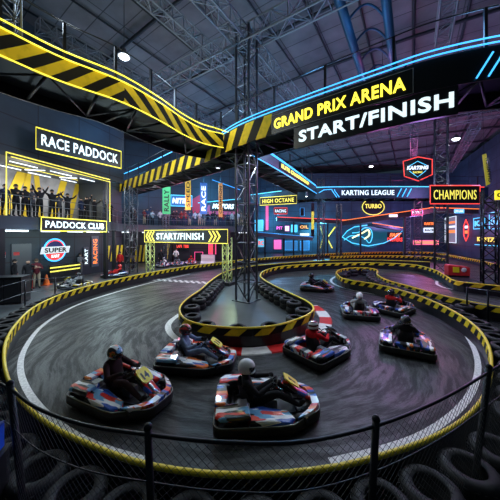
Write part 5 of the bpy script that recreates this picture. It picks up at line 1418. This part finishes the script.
RB = mat('barrier_red', (.6,.03,.03), .45); WB = mat('barrier_white', (.6,.6,.62), .5)
pbar(8,291,.5,RB,'red plastic barrier at the left edge of the paddock'); pbar(20,289,.7,RB,'red plastic barrier with a white band left of the marshals')
pbar(208,264,-.3,WB,'white plastic barrier beyond the straight beside the red poster', 1.6, 1.0)
# black equipment cabinet at left edge
q = Z(9, 303, 0.); t = thing('equipment_cabinet', 'black equipment cabinet at the left edge of the paddock', 'cabinet', (q.x,q.y,0), .3)
MB().box((0,0,.62), (1.3,.8,1.16)).build('cabinet_body', blk, t, world=False); MB().box((0,0,1.22), (1.36,.86,.05)).build('cabinet_top', blkm, t, world=False)
for x in (-.3,.3): MB().box((x,-.41,.62), (.56,.02,1.0)).build('door', mat('cab_door', (.03,.03,.035), .4), t, world=False)
# red side-on kart stand near right tower
q = Z(457, 276.5, 0.); t = thing('crash_barrier_block', 'red crash barrier block with yellow panel and white roundel behind the back lane', 'barrier block', (q.x,q.y,0), -.3)
mb = MB(); mb.pad([(.68,.3),(-.68,.35),(-.68,-.35),(.68,-.3)], .12, .9, .1, lambda x, y: -.2*max(0,x)); mb.build('red_body', RB, t, world=False)
MB().box((-.2,-.345,.55), (.4,.04,.4)).build('yellow_panel', num_y, t, world=False); MB().ball((.3,-.33,.55), .17, 12, 8, sc=(1,.2,1)).build('white_roundel', white_p, t, world=False)
MB().box((0,0,.06), (1.3,.6,.12)).build('plinth', blk, t, world=False)
t = thing('equipment_stand', 'black stand under the bright blue case at the left edge', 'stand', (-2.84,2.5,0))
MB().box((-2.84,2.5,.42), (.5,.4,.8), .3).box((-2.84,2.5,.83), (.54,.44,.03), .3).build('stand_body', blk, t)
t = thing('equipment_case', 'bright blue case on a black stand at the left edge by the fence', 'case', (-2.84,2.5,.85))
MB().box((-2.84,2.5,.98), (.44,.34,.25), .3).build('case_body', mat('case_blue', (.01,.12,.85), .4), t)
MB().box((-2.84,2.5,1.12), (.44,.34,.02), .3).build('case_lid', mat('case_lid_blue', (.01,.05,.35), .4), t)

# ------------------------------------------------------------------ lights
def lamp_or_fill_light(x, y, z, e, col=(.72,.86,1), ang=140):
    spot((x,y,z-.3), (x,y,0), col, e, ang, .4, .8)
lamp_or_fill_light(*U(124,57,12.4), 3400, ang=108); lamp_or_fill_light(*U(456,139,21), 900)
for x, y, z, e, lb in [(-7,6,12.3,120,'added high bay lamp hanging above the left side of the near loop'),(7.5,6,12.3,90,'added high bay lamp hanging above the right side of the near loop'),(-9,22,12.2,1300,'added high bay lamp over the mezzanine'),(9,17,12.3,1900,'added high bay lamp over the right karts'),(2,26,12.2,2000,'added high bay lamp over the far straight'),(16,33,12.2,1300,'added high bay lamp over the far right corner')]:  # further lamps added to brighten hall and track
    highbay(None, (x,y,z), None, lb); lamp_or_fill_light(x, y, z, e)
for f_ in (.50, .60, .70, .80):  # fixtures and spots added under the bridge to brighten the karts
    p, d = along(offset(b1, .9), f_*arc(b1)[-1])
    MB().lathe([(.001,7.0),(.14,7.0),(.16,7.16),(.001,7.16)], n=14, c=(p.x,p.y,0)).build('added_downlight', steel, b1t); MB().lathe([(.001,6.99),(.11,6.99)], n=14, c=(p.x,p.y,0)).build('added_downlight_lens', n_tube, b1t)
    spot((p.x,p.y,6.95), (p.x-.5,p.y-2.2,0), (.75,.88,1), 480, 105, .15, .9)
for o in COL.objects:
    if o.type == 'LIGHT' and o.data.type == 'POINT': o.data.energy = 60
for loc, col, e in [((2.5,9.6,8.9),(.15,.5,1),260),((6.5,7.3,8.9),(.2,.5,1),130),((-3.5,10,8.9),(.6,.8,1),150),((-5.5,7.5,9.5),(.7,.85,1),170),((-1,13.8,9.2),(.4,.7,1),260),((5,16,9.5),(.3,.6,1),380),((5.2,11.6,12.6),(.1,.45,1),30),((7.5,14.5,12.9),(1,.15,.35),40),
                    ((17,27,10.5),(1,.15,.5),800),((22,30,6),(1,.2,.5),800),((12,42,4),(.1,.6,1),1700),((4,41,6),(.1,.5,1),1300),((26,40,5),(.6,.3,1),1200),((10,20,9.8),(.35,.35,1),350),((20,20,8),(.4,.3,1),500),
                    ((-7,25.5,6.2),(1,.25,.4),250),((-4,27,8.5),(.08,.5,1),900),((-11,25,8.5),(.08,.5,1),300),((-4,25,3.2),(1,.2,.45),200),((4,36,4.),(.4,.6,1),400),((8,15,5),(.8,.2,.8),330),((6,8.5,6),(.5,.25,.9),90),((-9.5,17,3.),(.7,.95,1),240),((-13.1,11.6,5.6),(1,.98,.9),70),((-12.8,14.2,5.6),(1,.98,.9),70),((-11.9,16.6,5.6),(1,.98,.9),70),((-11.5,13,3.0),(.7,.9,1),170),((-1.5,17,3.),(.6,1,.7),110),((-13.,9,10.5),(.05,.4,.7),110),((-8.,17.5,10.5),(.1,.35,.8),160)]:
    point(loc, col, e, .5)  # added coloured fill, no fixtures: stands in for neon and sign spill

# added points without fixtures, brightening the walkway faces, banners and wall panels
for path, fr_, e, col in ((b2, (.25,.42,.58,.74,.9), 19, (1,.9,.5)), (b1, (.06,.16,.26,.36,.46,.54), 30, (1,.95,.8))):
    for f_ in fr_:
        p, d = along(offset(path, -1.1), f_*arc(path)[-1] if path is b1 else f_*arc(path)[-1]); point((p.x,p.y,8.3), col, e, .3)
for x, y, z, e in [(-8.2,22.,6.6,90),(-5.,22.6,6.6,90),(-2.6,23.2,6.6,80),(-8.8,25.2,2.9,60),(-6,26.2,2.9,50),(-10.3,21.2,2.9,60),(16.5,15.5,9.2,40)]:
    point((x,y,z), (.9,.95,1), e, .3)
for p in (gl, gr): point((p.x+.4,p.y-1.4,1.8), (.8,1,.6), 22, .2)  # fill point without a fixture before each pylon
